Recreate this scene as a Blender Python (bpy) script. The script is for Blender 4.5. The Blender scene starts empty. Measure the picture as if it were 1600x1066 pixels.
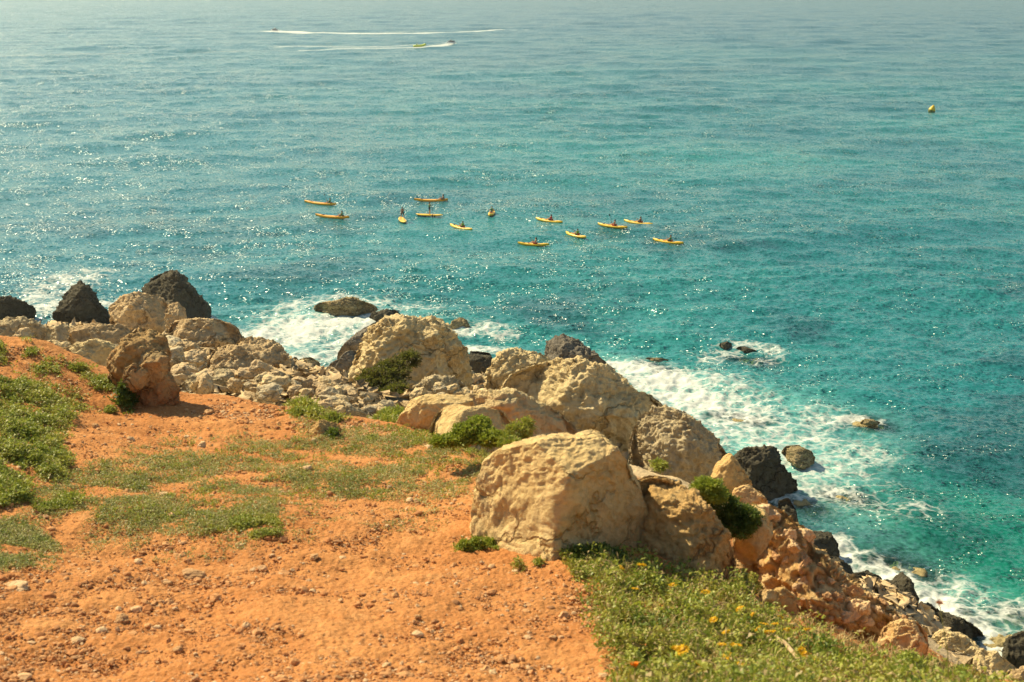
import bpy, bmesh, math, random
import numpy as np
from mathutils import Vector, Matrix, Quaternion

# ------------------------------------------------------------------ camera, world, sun
CAM_H = 33.0
PITCH = math.radians(15.4)
FPX = 2222.0            # focal length in pixels of the 1600 px wide photograph
scene = bpy.context.scene
COL = scene.collection
cam_data = bpy.data.cameras.new('camera')
cam_data.sensor_width = 36.0
cam_data.lens = 50.0
cam_data.clip_start = 0.1
cam_data.clip_end = 60000
cam_data.dof.use_dof = True
cam_data.dof.focus_distance = 70
cam_data.dof.aperture_fstop = 4.5
cam = bpy.data.objects.new('camera', cam_data)
COL.objects.link(cam)
cam.location = (0, 0, CAM_H)
cam.rotation_euler = (math.radians(90) - PITCH, 0, 0)
scene.camera = cam

SUN_EL = math.radians(42)
SUN_AZ = math.radians(-50)      # measured from +Y towards +X
SDIR = Vector((math.sin(SUN_AZ) * math.cos(SUN_EL), math.cos(SUN_AZ) * math.cos(SUN_EL), math.sin(SUN_EL)))
world = bpy.data.worlds.new("World")
scene.world = world
world.use_nodes = True
wn = world.node_tree.nodes
wn.clear()
w_out = wn.new('ShaderNodeOutputWorld')
w_bg = wn.new('ShaderNodeBackground')
w_sky = wn.new('ShaderNodeTexSky')
w_sky.sky_type = 'NISHITA'
w_sky.sun_disc = False
w_sky.sun_elevation = SUN_EL
w_sky.sun_rotation = SUN_AZ
w_sky.air_density = 0.85
w_sky.dust_density = 0.4
w_sky.ozone_density = 0.6
w_tint = wn.new('ShaderNodeMix'); w_tint.data_type = 'RGBA'; w_tint.blend_type = 'MULTIPLY'; w_tint.inputs[0].default_value = 1
w_tint.inputs[7].default_value = (1.0, 0.95, 0.76, 1)      # the warm cast of the afternoon air
world.node_tree.links.new(w_sky.outputs[0], w_tint.inputs[6])
world.node_tree.links.new(w_tint.outputs[2], w_bg.inputs[0])
w_bg.inputs[1].default_value = 0.11
world.node_tree.links.new(w_bg.outputs[0], w_out.inputs[0])
sun_data = bpy.data.lights.new('sun', 'SUN')
sun_data.energy = 5.0
sun_data.angle = math.radians(0.5)
sun_data.color = (1.0, 0.86, 0.56)
sun = bpy.data.objects.new('sun', sun_data)
COL.objects.link(sun)
sun.rotation_euler = (-SDIR).to_track_quat('-Z', 'Y').to_euler()
scene.view_settings.view_transform = 'Standard'
scene.view_settings.look = 'None'
scene.view_settings.gamma = 1
scene.view_settings.exposure = 0.62
scene.cycles.max_bounces = 5
scene.cycles.diffuse_bounces = 2
scene.cycles.glossy_bounces = 2
scene.cycles.transparent_max_bounces = 6
scene.cycles.volume_bounces = 0
scene.cycles.use_denoising = True
scene.cycles.sample_clamp_indirect = 4

rng = np.random.default_rng(11)
random.seed(11)

# ------------------------------------------------------------------ numeric helpers
SP, CP = math.sin(PITCH), math.cos(PITCH)

def ray(u, v):
    a = (np.asarray(u, float) - 800) / FPX
    b = -(np.asarray(v, float) - 533) / FPX
    return np.stack([a, CP + b * SP, -SP + b * CP], -1)      # unit depth along the camera axis

def at(u, v, d):
    p = ray(u, v) * d
    p[..., 2] += CAM_H
    return p

def at_drop(u, v, drop):
    r = ray(u, v)
    p = r * (drop / -r[..., 2])[..., None] if np.ndim(u) else r * (drop / -r[2])
    p[..., 2] += CAM_H
    return p

def sea(u, v):
    return at_drop(u, v, CAM_H)

def sea_depth(u, v):
    return CAM_H / -float(ray(u, v)[2])

def to_px(P):
    P = np.asarray(P, float)
    z = P[..., 2] - CAM_H
    dep = P[..., 1] * CP - z * SP
    up = P[..., 1] * SP + z * CP
    return 800 + FPX * P[..., 0] / dep, 533 - FPX * up / dep, dep

def _h(ix, iy, iz, seed):
    h = (ix.astype(np.int64) * 374761393 + iy.astype(np.int64) * 668265263 + iz.astype(np.int64) * 2147483647 + seed * 974711) & 0xffffffff
    h = ((h ^ (h >> 13)) * 1274126177) & 0xffffffff
    h = ((h ^ (h >> 16)) * 2246822519) & 0xffffffff
    return h ^ (h >> 15)

GR = np.array([[1,1,0],[-1,1,0],[1,-1,0],[-1,-1,0],[1,0,1],[-1,0,1],[1,0,-1],[-1,0,-1],[0,1,1],[0,-1,1],[0,1,-1],[0,-1,-1],[1,1,0],[-1,1,0],[0,-1,1],[0,-1,-1]], float)

def perlin(P, seed=0):
    P = np.asarray(P, float)
    I = np.floor(P).astype(np.int64)
    F = P - I
    W = F * F * F * (F * (F * 6 - 15) + 10)
    out = np.zeros(P.shape[0])
    for dx in (0, 1):
        wx = W[:, 0] if dx else 1 - W[:, 0]
        for dy in (0, 1):
            wy = W[:, 1] if dy else 1 - W[:, 1]
            for dz in (0, 1):
                wz = W[:, 2] if dz else 1 - W[:, 2]
                g = GR[_h(I[:, 0] + dx, I[:, 1] + dy, I[:, 2] + dz, seed) & 15]
                dot = g[:, 0] * (F[:, 0] - dx) + g[:, 1] * (F[:, 1] - dy) + g[:, 2] * (F[:, 2] - dz)
                out += wx * wy * wz * dot
    return out

def fbm(P, octaves=4, seed=0, gain=0.5, ridged=False):
    P = np.asarray(P, float)
    out = np.zeros(P.shape[0]); a = 1.0; f = 1.0
    for o in range(octaves):
        n = perlin(P * f + 17.3 * o, seed + o)
        out += a * ((0.4 - np.abs(n) * 1.6) if ridged else n)
        a *= gain; f *= 2.03
    return out

def worley(P, seed=0):
    P = np.asarray(P, float)
    I = np.floor(P).astype(np.int64)
    best = np.full(P.shape[0], 9.0); second = best.copy()
    for dx in (-1, 0, 1):
        for dy in (-1, 0, 1):
            for dz in (-1, 0, 1):
                c = I + np.array([dx, dy, dz])
                h = _h(c[:, 0], c[:, 1], c[:, 2], seed)
                off = np.stack([(h & 1023) / 1023., ((h >> 10) & 1023) / 1023., ((h >> 20) & 1023) / 1023.], -1)
                d = np.linalg.norm(c + off - P, axis=1)
                second = np.minimum(second, np.maximum(best, d))
                best = np.minimum(best, d)
    return best, second

def p2(x, y, s=1.0, z=0.0):
    return np.stack([x * s, y * s, np.full_like(x, z)], -1)

def sstep(x, a, b):
    t = np.clip((x - a) / (b - a), 0, 1)
    return t * t * (3 - 2 * t)

def in_poly(u, v, poly):
    poly = np.asarray(poly, float)
    inside = np.zeros(np.shape(u), bool)
    n = len(poly)
    for i in range(n):
        x0, y0 = poly[i]; x1, y1 = poly[(i + 1) % n]
        c = ((y0 > v) != (y1 > v)) & (u < (x1 - x0) * (v - y0) / ((y1 - y0) or 1e-9) + x0)
        inside ^= c
    return inside

# ------------------------------------------------------------------ scene helpers
def new_mesh(name, verts, faces, smooth=True):
    """verts (n,3); faces (m,3) or (m,4) array."""
    verts = np.asarray(verts, np.float32); faces = np.asarray(faces, np.int32)
    me = bpy.data.meshes.new(name)
    k = faces.shape[1]; m = faces.shape[0]
    me.vertices.add(len(verts)); me.vertices.foreach_set('co', verts.ravel())
    me.loops.add(m * k); me.loops.foreach_set('vertex_index', faces.ravel())
    me.polygons.add(m)
    me.polygons.foreach_set('loop_start', np.arange(0, m * k, k, dtype=np.int32))
    me.polygons.foreach_set('loop_total', np.full(m, k, np.int32))
    me.update(calc_edges=True)
    me.polygons.foreach_set('use_smooth', np.full(m, smooth))
    return me

def attr(me, name, vals):
    a = me.attributes.new(name, 'FLOAT', 'POINT')
    a.data.foreach_set('value', np.asarray(vals, np.float32))

def link(name, me, mat=None, parent=None, loc=None, rot=None, scale=None):
    o = bpy.data.objects.new(name, me)
    COL.objects.link(o)
    if mat is not None:
        me.materials.clear(); me.materials.append(mat)
    if parent: o.parent = parent
    if loc is not None: o.location = loc
    if rot is not None: o.rotation_euler = rot
    if scale is not None: o.scale = scale
    return o

def tag(o, label=None, cat=None, group=None, kind=None):
    if label: o['label'] = label
    if cat: o['category'] = cat
    if group: o['group'] = group
    if kind: o['kind'] = kind
    return o

def empty(name, loc=(0, 0, 0), rz=0.0):
    o = bpy.data.objects.new(name, None)
    COL.objects.link(o); o.location = loc; o.rotation_euler = (0, 0, rz)
    o.empty_display_size = 0.2
    return o

# ------------------------------------------------------------------ materials
class NT:
    def __init__(s, name):
        s.m = bpy.data.materials.new(name); s.m.use_nodes = True
        s.t = s.m.node_tree; s.t.nodes.clear()
        s.out = s.n('ShaderNodeOutputMaterial')
    def n(s, typ, **kw):
        nd = s.t.nodes.new(typ)
        for k, v in kw.items(): setattr(nd, k, v)
        return nd
    def l(s, a, b): s.t.links.new(a, b)
    def put(s, sock, v):
        if hasattr(v, 'is_output'): s.l(v, sock)
        elif v is not None:
            sock.default_value = v if not isinstance(v, (tuple, list)) or len(v) != 3 or sock.type != 'RGBA' else (*v, 1)
    def mix(s, f, a, b, mode='MIX'):
        nd = s.n('ShaderNodeMix', data_type='RGBA', blend_type=mode)
        s.put(nd.inputs[0], f); s.put(nd.inputs[6], a); s.put(nd.inputs[7], b)
        return nd.outputs[2]
    def math(s, op, a, b=None, c=None, clamp=False):
        nd = s.n('ShaderNodeMath', operation=op, use_clamp=clamp)
        s.put(nd.inputs[0], a); s.put(nd.inputs[1], b)
        if c is not None: s.put(nd.inputs[2], c)
        return nd.outputs[0]
    def ramp(s, f, a, b, lo=0.0, hi=1.0, smooth=True):
        nd = s.n('ShaderNodeMapRange', interpolation_type='SMOOTHSTEP' if smooth else 'LINEAR')
        s.put(nd.inputs[0], f); nd.inputs[1].default_value = a; nd.inputs[2].default_value = b
        nd.inputs[3].default_value = lo; nd.inputs[4].default_value = hi
        return nd.outputs[0]
    def noise(s, vec, scale, detail=4, rough=0.55, dist=0.0, out=0):
        nd = s.n('ShaderNodeTexNoise')
        s.put(nd.inputs['Vector'], vec); nd.inputs['Scale'].default_value = scale
        nd.inputs['Detail'].default_value = detail; nd.inputs['Roughness'].default_value = rough
        nd.inputs['Distortion'].default_value = dist
        return nd.outputs[out]
    def vor(s, vec, scale, feature='F1', out=0, rand=1.0):
        nd = s.n('ShaderNodeTexVoronoi', feature=feature)
        s.put(nd.inputs['Vector'], vec); nd.inputs['Scale'].default_value = scale
        nd.inputs['Randomness'].default_value = rand
        return nd.outputs[out]
    def bump(s, h, strength, dist, normal=None):
        nd = s.n('ShaderNodeBump')
        s.put(nd.inputs['Height'], h); nd.inputs['Strength'].default_value = strength
        nd.inputs['Distance'].default_value = dist
        if normal is not None: s.l(normal, nd.inputs['Normal'])
        return nd.outputs[0]
    def attr(s, name):
        nd = s.n('ShaderNodeAttribute'); nd.attribute_name = name
        return nd.outputs['Fac']
    def pos(s): return s.n('ShaderNodeNewGeometry').outputs['Position']
    def obj(s): return s.n('ShaderNodeTexCoord').outputs['Object']
    def pbsdf(s, color, rough=0.6, normal=None, spec=0.3, **kw):
        b = s.n('ShaderNodeBsdfPrincipled')
        s.put(b.inputs['Base Color'], color); s.put(b.inputs['Roughness'], rough)
        b.inputs['Specular IOR Level'].default_value = spec
        if normal is not None: s.l(normal, b.inputs['Normal'])
        for k, v in kw.items(): s.put(b.inputs[k], v)
        return b
    def done(s, surf):
        s.l(surf.outputs[0] if hasattr(surf, 'outputs') else surf, s.out.inputs[0]); return s.m

def rock_mat(name, light, mid, dark, scale=1.0, pit=0.5, stain=None, bumps=1.0, soil=0.0, grey=None):
    """scale: size in metres of the larger surface features."""
    t = NT(name); p = t.obj(); q = 1.0 / scale
    n1 = t.noise(p, 0.9 * q, 5, 0.6)
    n2 = t.noise(p, 4.0 * q, 9, 0.7, 0.0)
    n3 = t.noise(p, 17.0 * q, 6, 0.7)
    c = t.mix(t.ramp(n1, 0.35, 0.65), mid, light)
    if stain: c = t.mix(t.math('MULTIPLY', t.ramp(t.noise(p, 1.7 * q, 6, 0.65, 0.5), 0.52, 0.66), 0.75), c, stain)
    if grey: c = t.mix(t.math('MULTIPLY', t.ramp(t.noise(p, 2.3 * q, 9, 0.75), 0.5, 0.6), 0.7), c, grey)
    c = t.mix(t.math('MULTIPLY', t.ramp(n2, 0.50, 0.36), 0.5), c, dark)
    v = t.vor(p, 9.0 * q)
    pits = t.ramp(t.math('ADD', v, t.math('MULTIPLY', n3, 0.5)), 0.5, 0.28)
    c = t.mix(t.math('MULTIPLY', pits, 0.45 * pit), c, dark)
    c = t.mix(t.math('MULTIPLY', t.ramp(n3, 0.35, 0.7), 0.35), c, light)
    if soil:
        g = t.attr('low')
        f = t.ramp(t.math('ADD', g, t.math('MULTIPLY', t.math('SUBTRACT', n2, 0.5), 0.9)), 0.35, 0.8)
        c = t.mix(t.math('MULTIPLY', f, soil), c, (0.50, 0.20, 0.075))
    wv = t.n('ShaderNodeVectorMath', operation='SCALE'); t.l(t.noise(p, 1.6 * q, 4, 0.6, out=1), wv.inputs[0]); wv.inputs[3].default_value = 0.9 * scale
    pw = t.n('ShaderNodeVectorMath', operation='ADD'); t.l(p, pw.inputs[0]); t.l(wv.outputs[0], pw.inputs[1])
    crack = t.math('MULTIPLY', t.ramp(t.vor(pw.outputs[0], 1.15 * q, 'DISTANCE_TO_EDGE'), 0.035, 0.0), t.ramp(n1, 0.42, 0.56))
    c = t.mix(t.math('MULTIPLY', crack, 0.65), c, dark)
    hgt = t.math('ADD', t.math('MULTIPLY', n2, 0.6), t.math('MULTIPLY', n3, 0.22))
    hgt = t.math('SUBTRACT', hgt, t.math('MULTIPLY', pits, 0.12 * pit))
    hgt = t.math('SUBTRACT', hgt, t.math('MULTIPLY', crack, 0.25))
    nb = t.bump(hgt, 1.0, 0.22 * scale * bumps)
    return t.done(t.pbsdf(c, 0.92, nb, 0.15))

M = {}
M['limestone'] = rock_mat('pale_limestone', (0.86, 0.68, 0.38), (0.78, 0.59, 0.30), (0.44, 0.29, 0.12), 1.6, 0.5, (0.64, 0.40, 0.15))
M['limestone_far'] = rock_mat('boulder_limestone', (0.80, 0.60, 0.34), (0.70, 0.49, 0.26), (0.32, 0.20, 0.10), 2.6, 0.7, (0.60, 0.34, 0.14), 1.1, 0, (0.50, 0.41, 0.27))
M['limestone_grey'] = rock_mat('grey_limestone', (0.76, 0.62, 0.38), (0.64, 0.50, 0.29), (0.28, 0.20, 0.11), 2.0, 0.8, (0.56, 0.36, 0.15), 1.1, 0, (0.44, 0.39, 0.28))
M['smooth_tan'] = rock_mat('smooth_tan_rock', (0.84, 0.62, 0.30), (0.74, 0.51, 0.22), (0.46, 0.29, 0.11), 0.9, 0.3, (0.62, 0.38, 0.13), 0.7, 0.35, (0.50, 0.38, 0.20))
M['ochre'] = rock_mat('ochre_rock', (0.80, 0.54, 0.23), (0.68, 0.42, 0.16), (0.32, 0.18, 0.07), 0.8, 0.6, (0.60, 0.30, 0.10), 1.0, 0.5, (0.40, 0.30, 0.15))
M['pinnacle'] = rock_mat('pinnacle_rock', (0.66, 0.44, 0.20), (0.54, 0.34, 0.14), (0.24, 0.14, 0.06), 0.8, 0.7, (0.56, 0.26, 0.09), 1.0, 0.95, (0.36, 0.28, 0.16))
M['dark'] = rock_mat('dark_wet_rock', (0.17, 0.145, 0.095), (0.10, 0.09, 0.062), (0.018, 0.018, 0.015), 2.0, 1.0, (0.13, 0.10, 0.055), 1.5)
M['brown'] = rock_mat('brown_algae_rock', (0.50, 0.39, 0.21), (0.34, 0.26, 0.13), (0.08, 0.06, 0.03), 1.6, 1.0, (0.32, 0.20, 0.07), 1.4)
M['slate'] = rock_mat('grey_slab_rock', (0.32, 0.28, 0.21), (0.22, 0.19, 0.15), (0.07, 0.06, 0.05), 1.8, 0.8, (0.32, 0.22, 0.12), 1.2)
M['conglomerate'] = rock_mat('conglomerate', (0.86, 0.61, 0.30), (0.80, 0.48, 0.175), (0.52, 0.25, 0.075), 0.5, 0.9, (0.72, 0.54, 0.32), 1.2)
M['cobble'] = rock_mat('cobble_rock', (0.80, 0.57, 0.29), (0.70, 0.44, 0.18), (0.42, 0.22, 0.075), 0.35, 0.5, (0.70, 0.37, 0.16), 0.8)
M['submerged'] = rock_mat('submerged_rock', (0.52, 0.42, 0.20), (0.36, 0.28, 0.13), (0.12, 0.11, 0.06), 1.8, 0.8, (0.38, 0.26, 0.10))

M['rubble_cream'] = rock_mat('cream_rubble', (0.84, 0.66, 0.38), (0.74, 0.54, 0.28), (0.36, 0.24, 0.11), 1.6, 0.5, (0.62, 0.38, 0.15), 0.22)
M['rubble_tan'] = rock_mat('tan_rubble', (0.76, 0.57, 0.33), (0.64, 0.45, 0.24), (0.30, 0.19, 0.10), 1.6, 0.6, (0.58, 0.33, 0.14), 0.22, 0, (0.50, 0.42, 0.29))
M['rubble_grey'] = rock_mat('greyish_rubble', (0.66, 0.55, 0.36), (0.54, 0.43, 0.27), (0.24, 0.18, 0.10), 1.6, 0.6, (0.52, 0.34, 0.16), 0.22)
M['stone_brown'] = rock_mat('brown_stone', (0.60, 0.36, 0.18), (0.48, 0.27, 0.12), (0.26, 0.13, 0.06), 1.4, 0.4, (0.56, 0.28, 0.11), 0.04)
M['stone_pale'] = rock_mat('pale_stone', (0.78, 0.56, 0.32), (0.70, 0.46, 0.24), (0.46, 0.26, 0.12), 1.4, 0.3, (0.64, 0.36, 0.15), 0.04)

def soil_mat():
    t = NT('red_soil'); p = t.pos()
    n1 = t.noise(p, 0.6, 5, 0.6); n2 = t.noise(p, 3.5, 6, 0.65); n3 = t.noise(p, 30, 5, 0.7); n4 = t.noise(p, 110, 3, 0.6)
    c = t.mix(t.ramp(n1, 0.35, 0.65), (0.47, 0.185, 0.055), (0.57, 0.250, 0.082))
    c = t.mix(t.math('MULTIPLY', t.ramp(n2, 0.5, 0.7), 0.6), c, (0.66, 0.33, 0.125))
    c = t.mix(t.math('MULTIPLY', t.ramp(n3, 0.45, 0.62), 0.4), c, (0.38, 0.135, 0.045))
    c = t.mix(t.math('MULTIPLY', t.ramp(n4, 0.56, 0.66), 0.55), c, (0.72, 0.43, 0.21))
    # talus below the ledge: stony and greyer
    tal = t.ramp(t.math('ADD', t.attr('talus'), t.math('MULTIPLY', t.math('SUBTRACT', n2, 0.5), 0.8)), 0.35, 0.65)
    c = t.mix(tal, c, t.mix(n3, (0.44, 0.31, 0.17), (0.74, 0.56, 0.33)))
    c = t.mix(t.attr('wet'), c, (0.07, 0.065, 0.05))
    h = t.math('ADD', t.math('MULTIPLY', n3, 1.0), t.math('MULTIPLY', n4, 0.35))
    h = t.math('ADD', h, t.math('MULTIPLY', t.ramp(t.vor(p, 26), 0.55, 0.1), 0.30))
    nb = t.bump(h, 0.8, 0.022)
    return t.done(t.pbsdf(c, 0.95, nb, 0.1))
M['soil'] = soil_mat()

def leaf_mat(name, a, b, c3, dry=0.0):
    t = NT(name)
    r = t.n('ShaderNodeNewGeometry').outputs['Random Per Island']
    p = t.pos()
    c = t.mix(t.ramp(r, 0.0, 1.0, smooth=False), a, b)
    c = t.mix(t.math('MULTIPLY', t.ramp(t.noise(p, 3.0, 3), 0.42, 0.62), 0.7), c, c3)
    if dry:
        c = t.mix(t.ramp(t.math('FRACT', t.math('MULTIPLY', r, 37.7)), 1 - dry, 1 - dry + 0.02), c, (0.42, 0.30, 0.12))
    b1 = t.pbsdf(c, 0.5, None, 0.35)
    tr = t.n('ShaderNodeBsdfTranslucent'); t.put(tr.inputs[0], t.mix(0.5, c, (0.30, 0.38, 0.03)))
    ms = t.n('ShaderNodeMixShader'); ms.inputs[0].default_value = 0.28
    t.l(b1.outputs[0], ms.inputs[1]); t.l(tr.outputs[0], ms.inputs[2])
    return t.done(ms)
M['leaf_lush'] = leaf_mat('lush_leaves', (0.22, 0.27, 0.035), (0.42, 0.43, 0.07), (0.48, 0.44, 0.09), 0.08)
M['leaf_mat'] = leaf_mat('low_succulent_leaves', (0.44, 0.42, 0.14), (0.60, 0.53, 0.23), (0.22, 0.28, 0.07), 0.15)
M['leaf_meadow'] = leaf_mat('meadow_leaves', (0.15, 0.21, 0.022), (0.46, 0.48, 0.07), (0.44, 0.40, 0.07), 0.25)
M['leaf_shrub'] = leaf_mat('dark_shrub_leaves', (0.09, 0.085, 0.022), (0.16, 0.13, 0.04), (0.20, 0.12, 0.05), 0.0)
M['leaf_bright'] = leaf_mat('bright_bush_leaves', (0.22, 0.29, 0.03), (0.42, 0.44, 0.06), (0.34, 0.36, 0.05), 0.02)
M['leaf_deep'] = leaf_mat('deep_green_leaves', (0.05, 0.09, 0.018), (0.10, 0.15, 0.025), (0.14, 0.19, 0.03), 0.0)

def plain(name, col, rough=0.5, spec=0.4, var=0.0):
    t = NT(name); c = col
    if var:
        n = t.noise(t.obj(), 6.0, 4)
        c = t.mix(t.ramp(n, 0.3, 0.7), tuple(x * (1 - var) for x in col), tuple(min(1, x * (1 + var)) for x in col))
    return t.done(t.pbsdf(c, rough, None, spec))

# ------------------------------------------------------------------ terrain
ctrl = []
def cp_drop(u, v, drop): ctrl.append(at_drop(u, v, drop))
def cp(u, v, d): ctrl.append(at(u, v, d))
def cps(u, v, z=0.0):
    p = at_drop(u, v, CAM_H - z); ctrl.append(p)
for u, v, dr in [(800,1066,4.3),(100,1066,4.3),(400,950,4.45),(800,950,4.55),(100,850,4.6),(500,800,4.8),(740,850,4.78),(300,720,5.05),(600,720,5.1),
                 (700,700,5.15),(450,640,5.3),(290,612,5.4),(380,618,5.38),(600,662,5.35),(690,690,5.2),(870,870,4.75),(1000,890,4.85),(1150,925,5.05),(1250,975,5.0),
                 (1350,1025,4.95),(1450,1055,4.95),(1530,1080,5.0),(1000,1066,4.1),(1200,1066,4.2),(1400,1080,4.5),(60,680,4.75),(0,600,4.6),(0,527,4.55),(60,530,4.65),(100,552,4.88),
                 (150,590,5.0),(190,640,5.12),(200,610,5.1),(-300,540,4.3),(-300,800,4.1),(800,760,5.0),(880,780,5.0),(960,800,5.1),(-700,560,4.2)]:
    cp_drop(u, v, dr)
for p in [(0,0,1.75),(-8,0,1.9),(8,0,1.9),(0,4.5,2.95),(-5,5,2.9),(5,5,3.0),(0,-12,0.5),(-14,-8,0.5),(14,-8,0.8),(-14,8,3.2),(9,6,3.6),(12,3,4.0)]:
    ctrl.append(np.array([p[0], p[1], CAM_H - p[2]]))
for u, v, d in [(80,572,21),(0,570,21),(-200,580,22),(200,600,24),(300,640,21),(380,650,21),(450,660,21),(540,685,20.5),(620,700,20),(100,548,32),(0,545,32),(-300,550,34),(200,560,33),
                (300,602,30),(380,608,34),(440,632,30),(300,548,58),(400,588,45),(200,526,80),(330,535,66),
                (60,515,75),(-200,520,80),(130,520,95),(-200,510,110),(480,605,60),(500,622,44),(560,645,30),(620,660,26),(560,615,48),(640,622,40),(720,622,37),(770,620,34),(760,597,60),
                (860,670,25),(950,705,23),(1000,752,20),(1100,775,21),(1170,785,23),(820,640,33),(900,600,55),(980,640,50),(1080,730,45),(1160,790,45),
                (1200,930,13.2),(1290,990,13.6),(1370,1045,13.4),(1450,1085,13.3),(1250,900,18),(1350,990,18),(1430,1050,18),(1530,1120,17),(1250,880,35),(1350,965,32),(1450,1035,32),(1520,1065,42),(1600,1090,42),
                (1700,1160,22),(1850,1150,40),(1700,1120,16)]:
    cp(u, v, d)
SHORE = [(-400,500),(0,498),(60,500),(130,508),(200,505),(300,506),(340,520),(400,552),(455,580),(500,588),(540,580),(590,560),(730,585),(780,575),(850,570),(950,590),(1020,640),(1100,700),(1150,790),(1225,825),(1250,865),(1300,915),(1350,950),(1440,1010),(1530,1050),(1600,1060),(1750,1140),(1950,1250)]
for u, v in SHORE: cps(u, v, 0.0)
shore_w = np.array([sea(u, v)[:2] for u, v in SHORE])
for (x, y) in shore_w:
    r = math.hypot(x, y)
    for dd, z in ((6, -1.6), (20, -4.5), (60, -8)):
        ctrl.append(np.array([x + (0.25 * dd if x > 0 else 0), y + dd, z]))
CT = np.array(ctrl)
def _phi(d): return d
S0 = 0.6
dm = np.linalg.norm(CT[:, None, :2] - CT[None, :, :2], axis=2)
A = np.sqrt(dm ** 2 + S0 ** 2 * 0.04)
n = len(CT)
sys_m = np.zeros((n + 3, n + 3)); sys_m[:n, :n] = A - np.eye(n) * 0.02
sys_m[:n, n] = 1; sys_m[:n, n + 1:] = CT[:, :2]; sys_m[n, :n] = 1; sys_m[n + 1:, :n] = CT[:, :2].T
sol = np.linalg.solve(sys_m, np.concatenate([CT[:, 2], np.zeros(3)]))
def H0(x, y):
    x = np.asarray(x, float); y = np.asarray(y, float)
    out = np.full(x.shape, sol[n]) + sol[n + 1] * x + sol[n + 2] * y
    for i in range(n):
        out += sol[i] * np.sqrt((x - CT[i, 0]) ** 2 + (y - CT[i, 1]) ** 2 + S0 ** 2 * 0.04)
    return np.maximum(out, -9.0)
def H(x, y):
    """final ground height without the finest roughness."""
    x = np.atleast_1d(np.asarray(x, float)); y = np.atleast_1d(np.asarray(y, float))
    z = H0(x, y)
    r = np.hypot(x, y)
    far = sstep(r, 19, 30)
    z = z + fbm(p2(x, y, 0.55), 3, 5) * 0.10 * (1 - far) + fbm(p2(x, y, 0.16), 4, 9) * 1.3 * far
    return z
def hit(u, v, dmin=6, dmax=150):
    """first point of the ground along a line of sight (vectorised)."""
    u = np.atleast_1d(np.asarray(u, float)); v = np.atleast_1d(np.asarray(v, float))
    R = ray(u, v)
    res = np.full((len(u), 3), np.nan)
    ts = np.concatenate([np.arange(dmin, 22, 0.25), np.arange(22, dmax, 1.0)])
    alive = np.arange(len(u))
    prev = dmin
    for t in ts:
        P = R[alive] * t
        h = H(P[:, 0], P[:, 1])
        below = P[:, 2] + CAM_H < h
        if below.any():
            idx = alive[below]
            lo = np.full(len(idx), prev); hi = np.full(len(idx), t)
            for _ in range(7):
                m_ = (lo + hi) / 2
                Q = R[idx] * m_[:, None]
                b = Q[:, 2] + CAM_H < H(Q[:, 0], Q[:, 1])
                hi = np.where(b, m_, hi); lo = np.where(b, lo, m_)
            Q = R[idx] * hi[:, None]; Q[:, 2] += CAM_H
            res[idx] = Q
            alive = alive[~below]
            if not len(alive): break
        prev = t
    return res
def ground_z(x, y): return float(H(x, y)[0])

def polar_grid(azs, rs):
    a, r = np.meshgrid(azs, rs)
    x = (r * np.sin(a)).ravel(); y = (r * np.cos(a)).ravel()
    na, nr = len(azs), len(rs)
    i = np.arange(nr - 1)[:, None] * na + np.arange(na - 1)[None, :]
    i = i.ravel()
    f = np.stack([i, i + 1, i + 1 + na, i + na], -1)
    return x, y, r.ravel(), f
DEG = math.pi / 180
azs = np.concatenate([np.linspace(-75, -24, 60)[:-1], np.linspace(-24, 24, 860), np.linspace(24, 75, 60)[1:]]) * DEG
rs = np.concatenate([np.geomspace(0.6, 7.6, 50)[:-1], np.geomspace(7.6, 22, 520), np.geomspace(22, 130, 330)[1:], np.geomspace(130, 240, 10)[1:]])
x, y, r, f = polar_grid(azs, rs)
z = H(x, y)
far = sstep(r, 19, 28)
lat = np.abs(np.arctan2(x, y)) < 26 * DEG
z = z + fbm(p2(x, y, 3.0), 4, 21) * 0.028 * (1 - far) + fbm(p2(x, y, 0.9), 5, 31, 0.55, True) * 0.3 * far
cl = worley(p2(x, y, 9.0), 4)[0]
clod = sstep(perlin(p2(x, y, 1.1), 77), -0.15, 0.35)
z = z + (0.35 - np.minimum(cl, 0.5)) * 0.036 * clod * (1 - far)
z = z + fbm(p2(x, y, 22.0), 2, 41) * 0.012 * (1 - far)
G3 = np.stack([x, y, z], -1)
ok_ = r > 19
t1 = G3.reshape(len(rs), len(azs), 3); ga = np.gradient(t1, axis=1); gr_ = np.gradient(t1, axis=0)
nn_ = np.cross(gr_, ga).reshape(-1, 3); nn_ *= np.sign(nn_[:, 2:3]); nn_ /= np.linalg.norm(nn_, axis=1)[:, None] + 1e-9
q3 = G3[ok_]; w1_, w2_ = worley(q3 * 0.75 + fbm(q3 * 0.8, 2, 3)[:, None] * 0.5, 8); w3_ = worley(q3 * 2.1, 9)[0]
disp = -0.45 + (0.55 - w1_) * 0.55 + (0.45 - w3_) * 0.40 + fbm(q3 * 4.5, 3, 12) * 0.07
G3[ok_] += nn_[ok_] * (disp * far[ok_])[:, None]
me = new_mesh('ground', G3, f)
attr(me, 'talus', sstep(r, 17.8, 21))
attr(me, 'wet', sstep(z, 2.0, 0.4))
ground = link('ground', me, M['soil'])
tag(ground, kind='structure')

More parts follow.
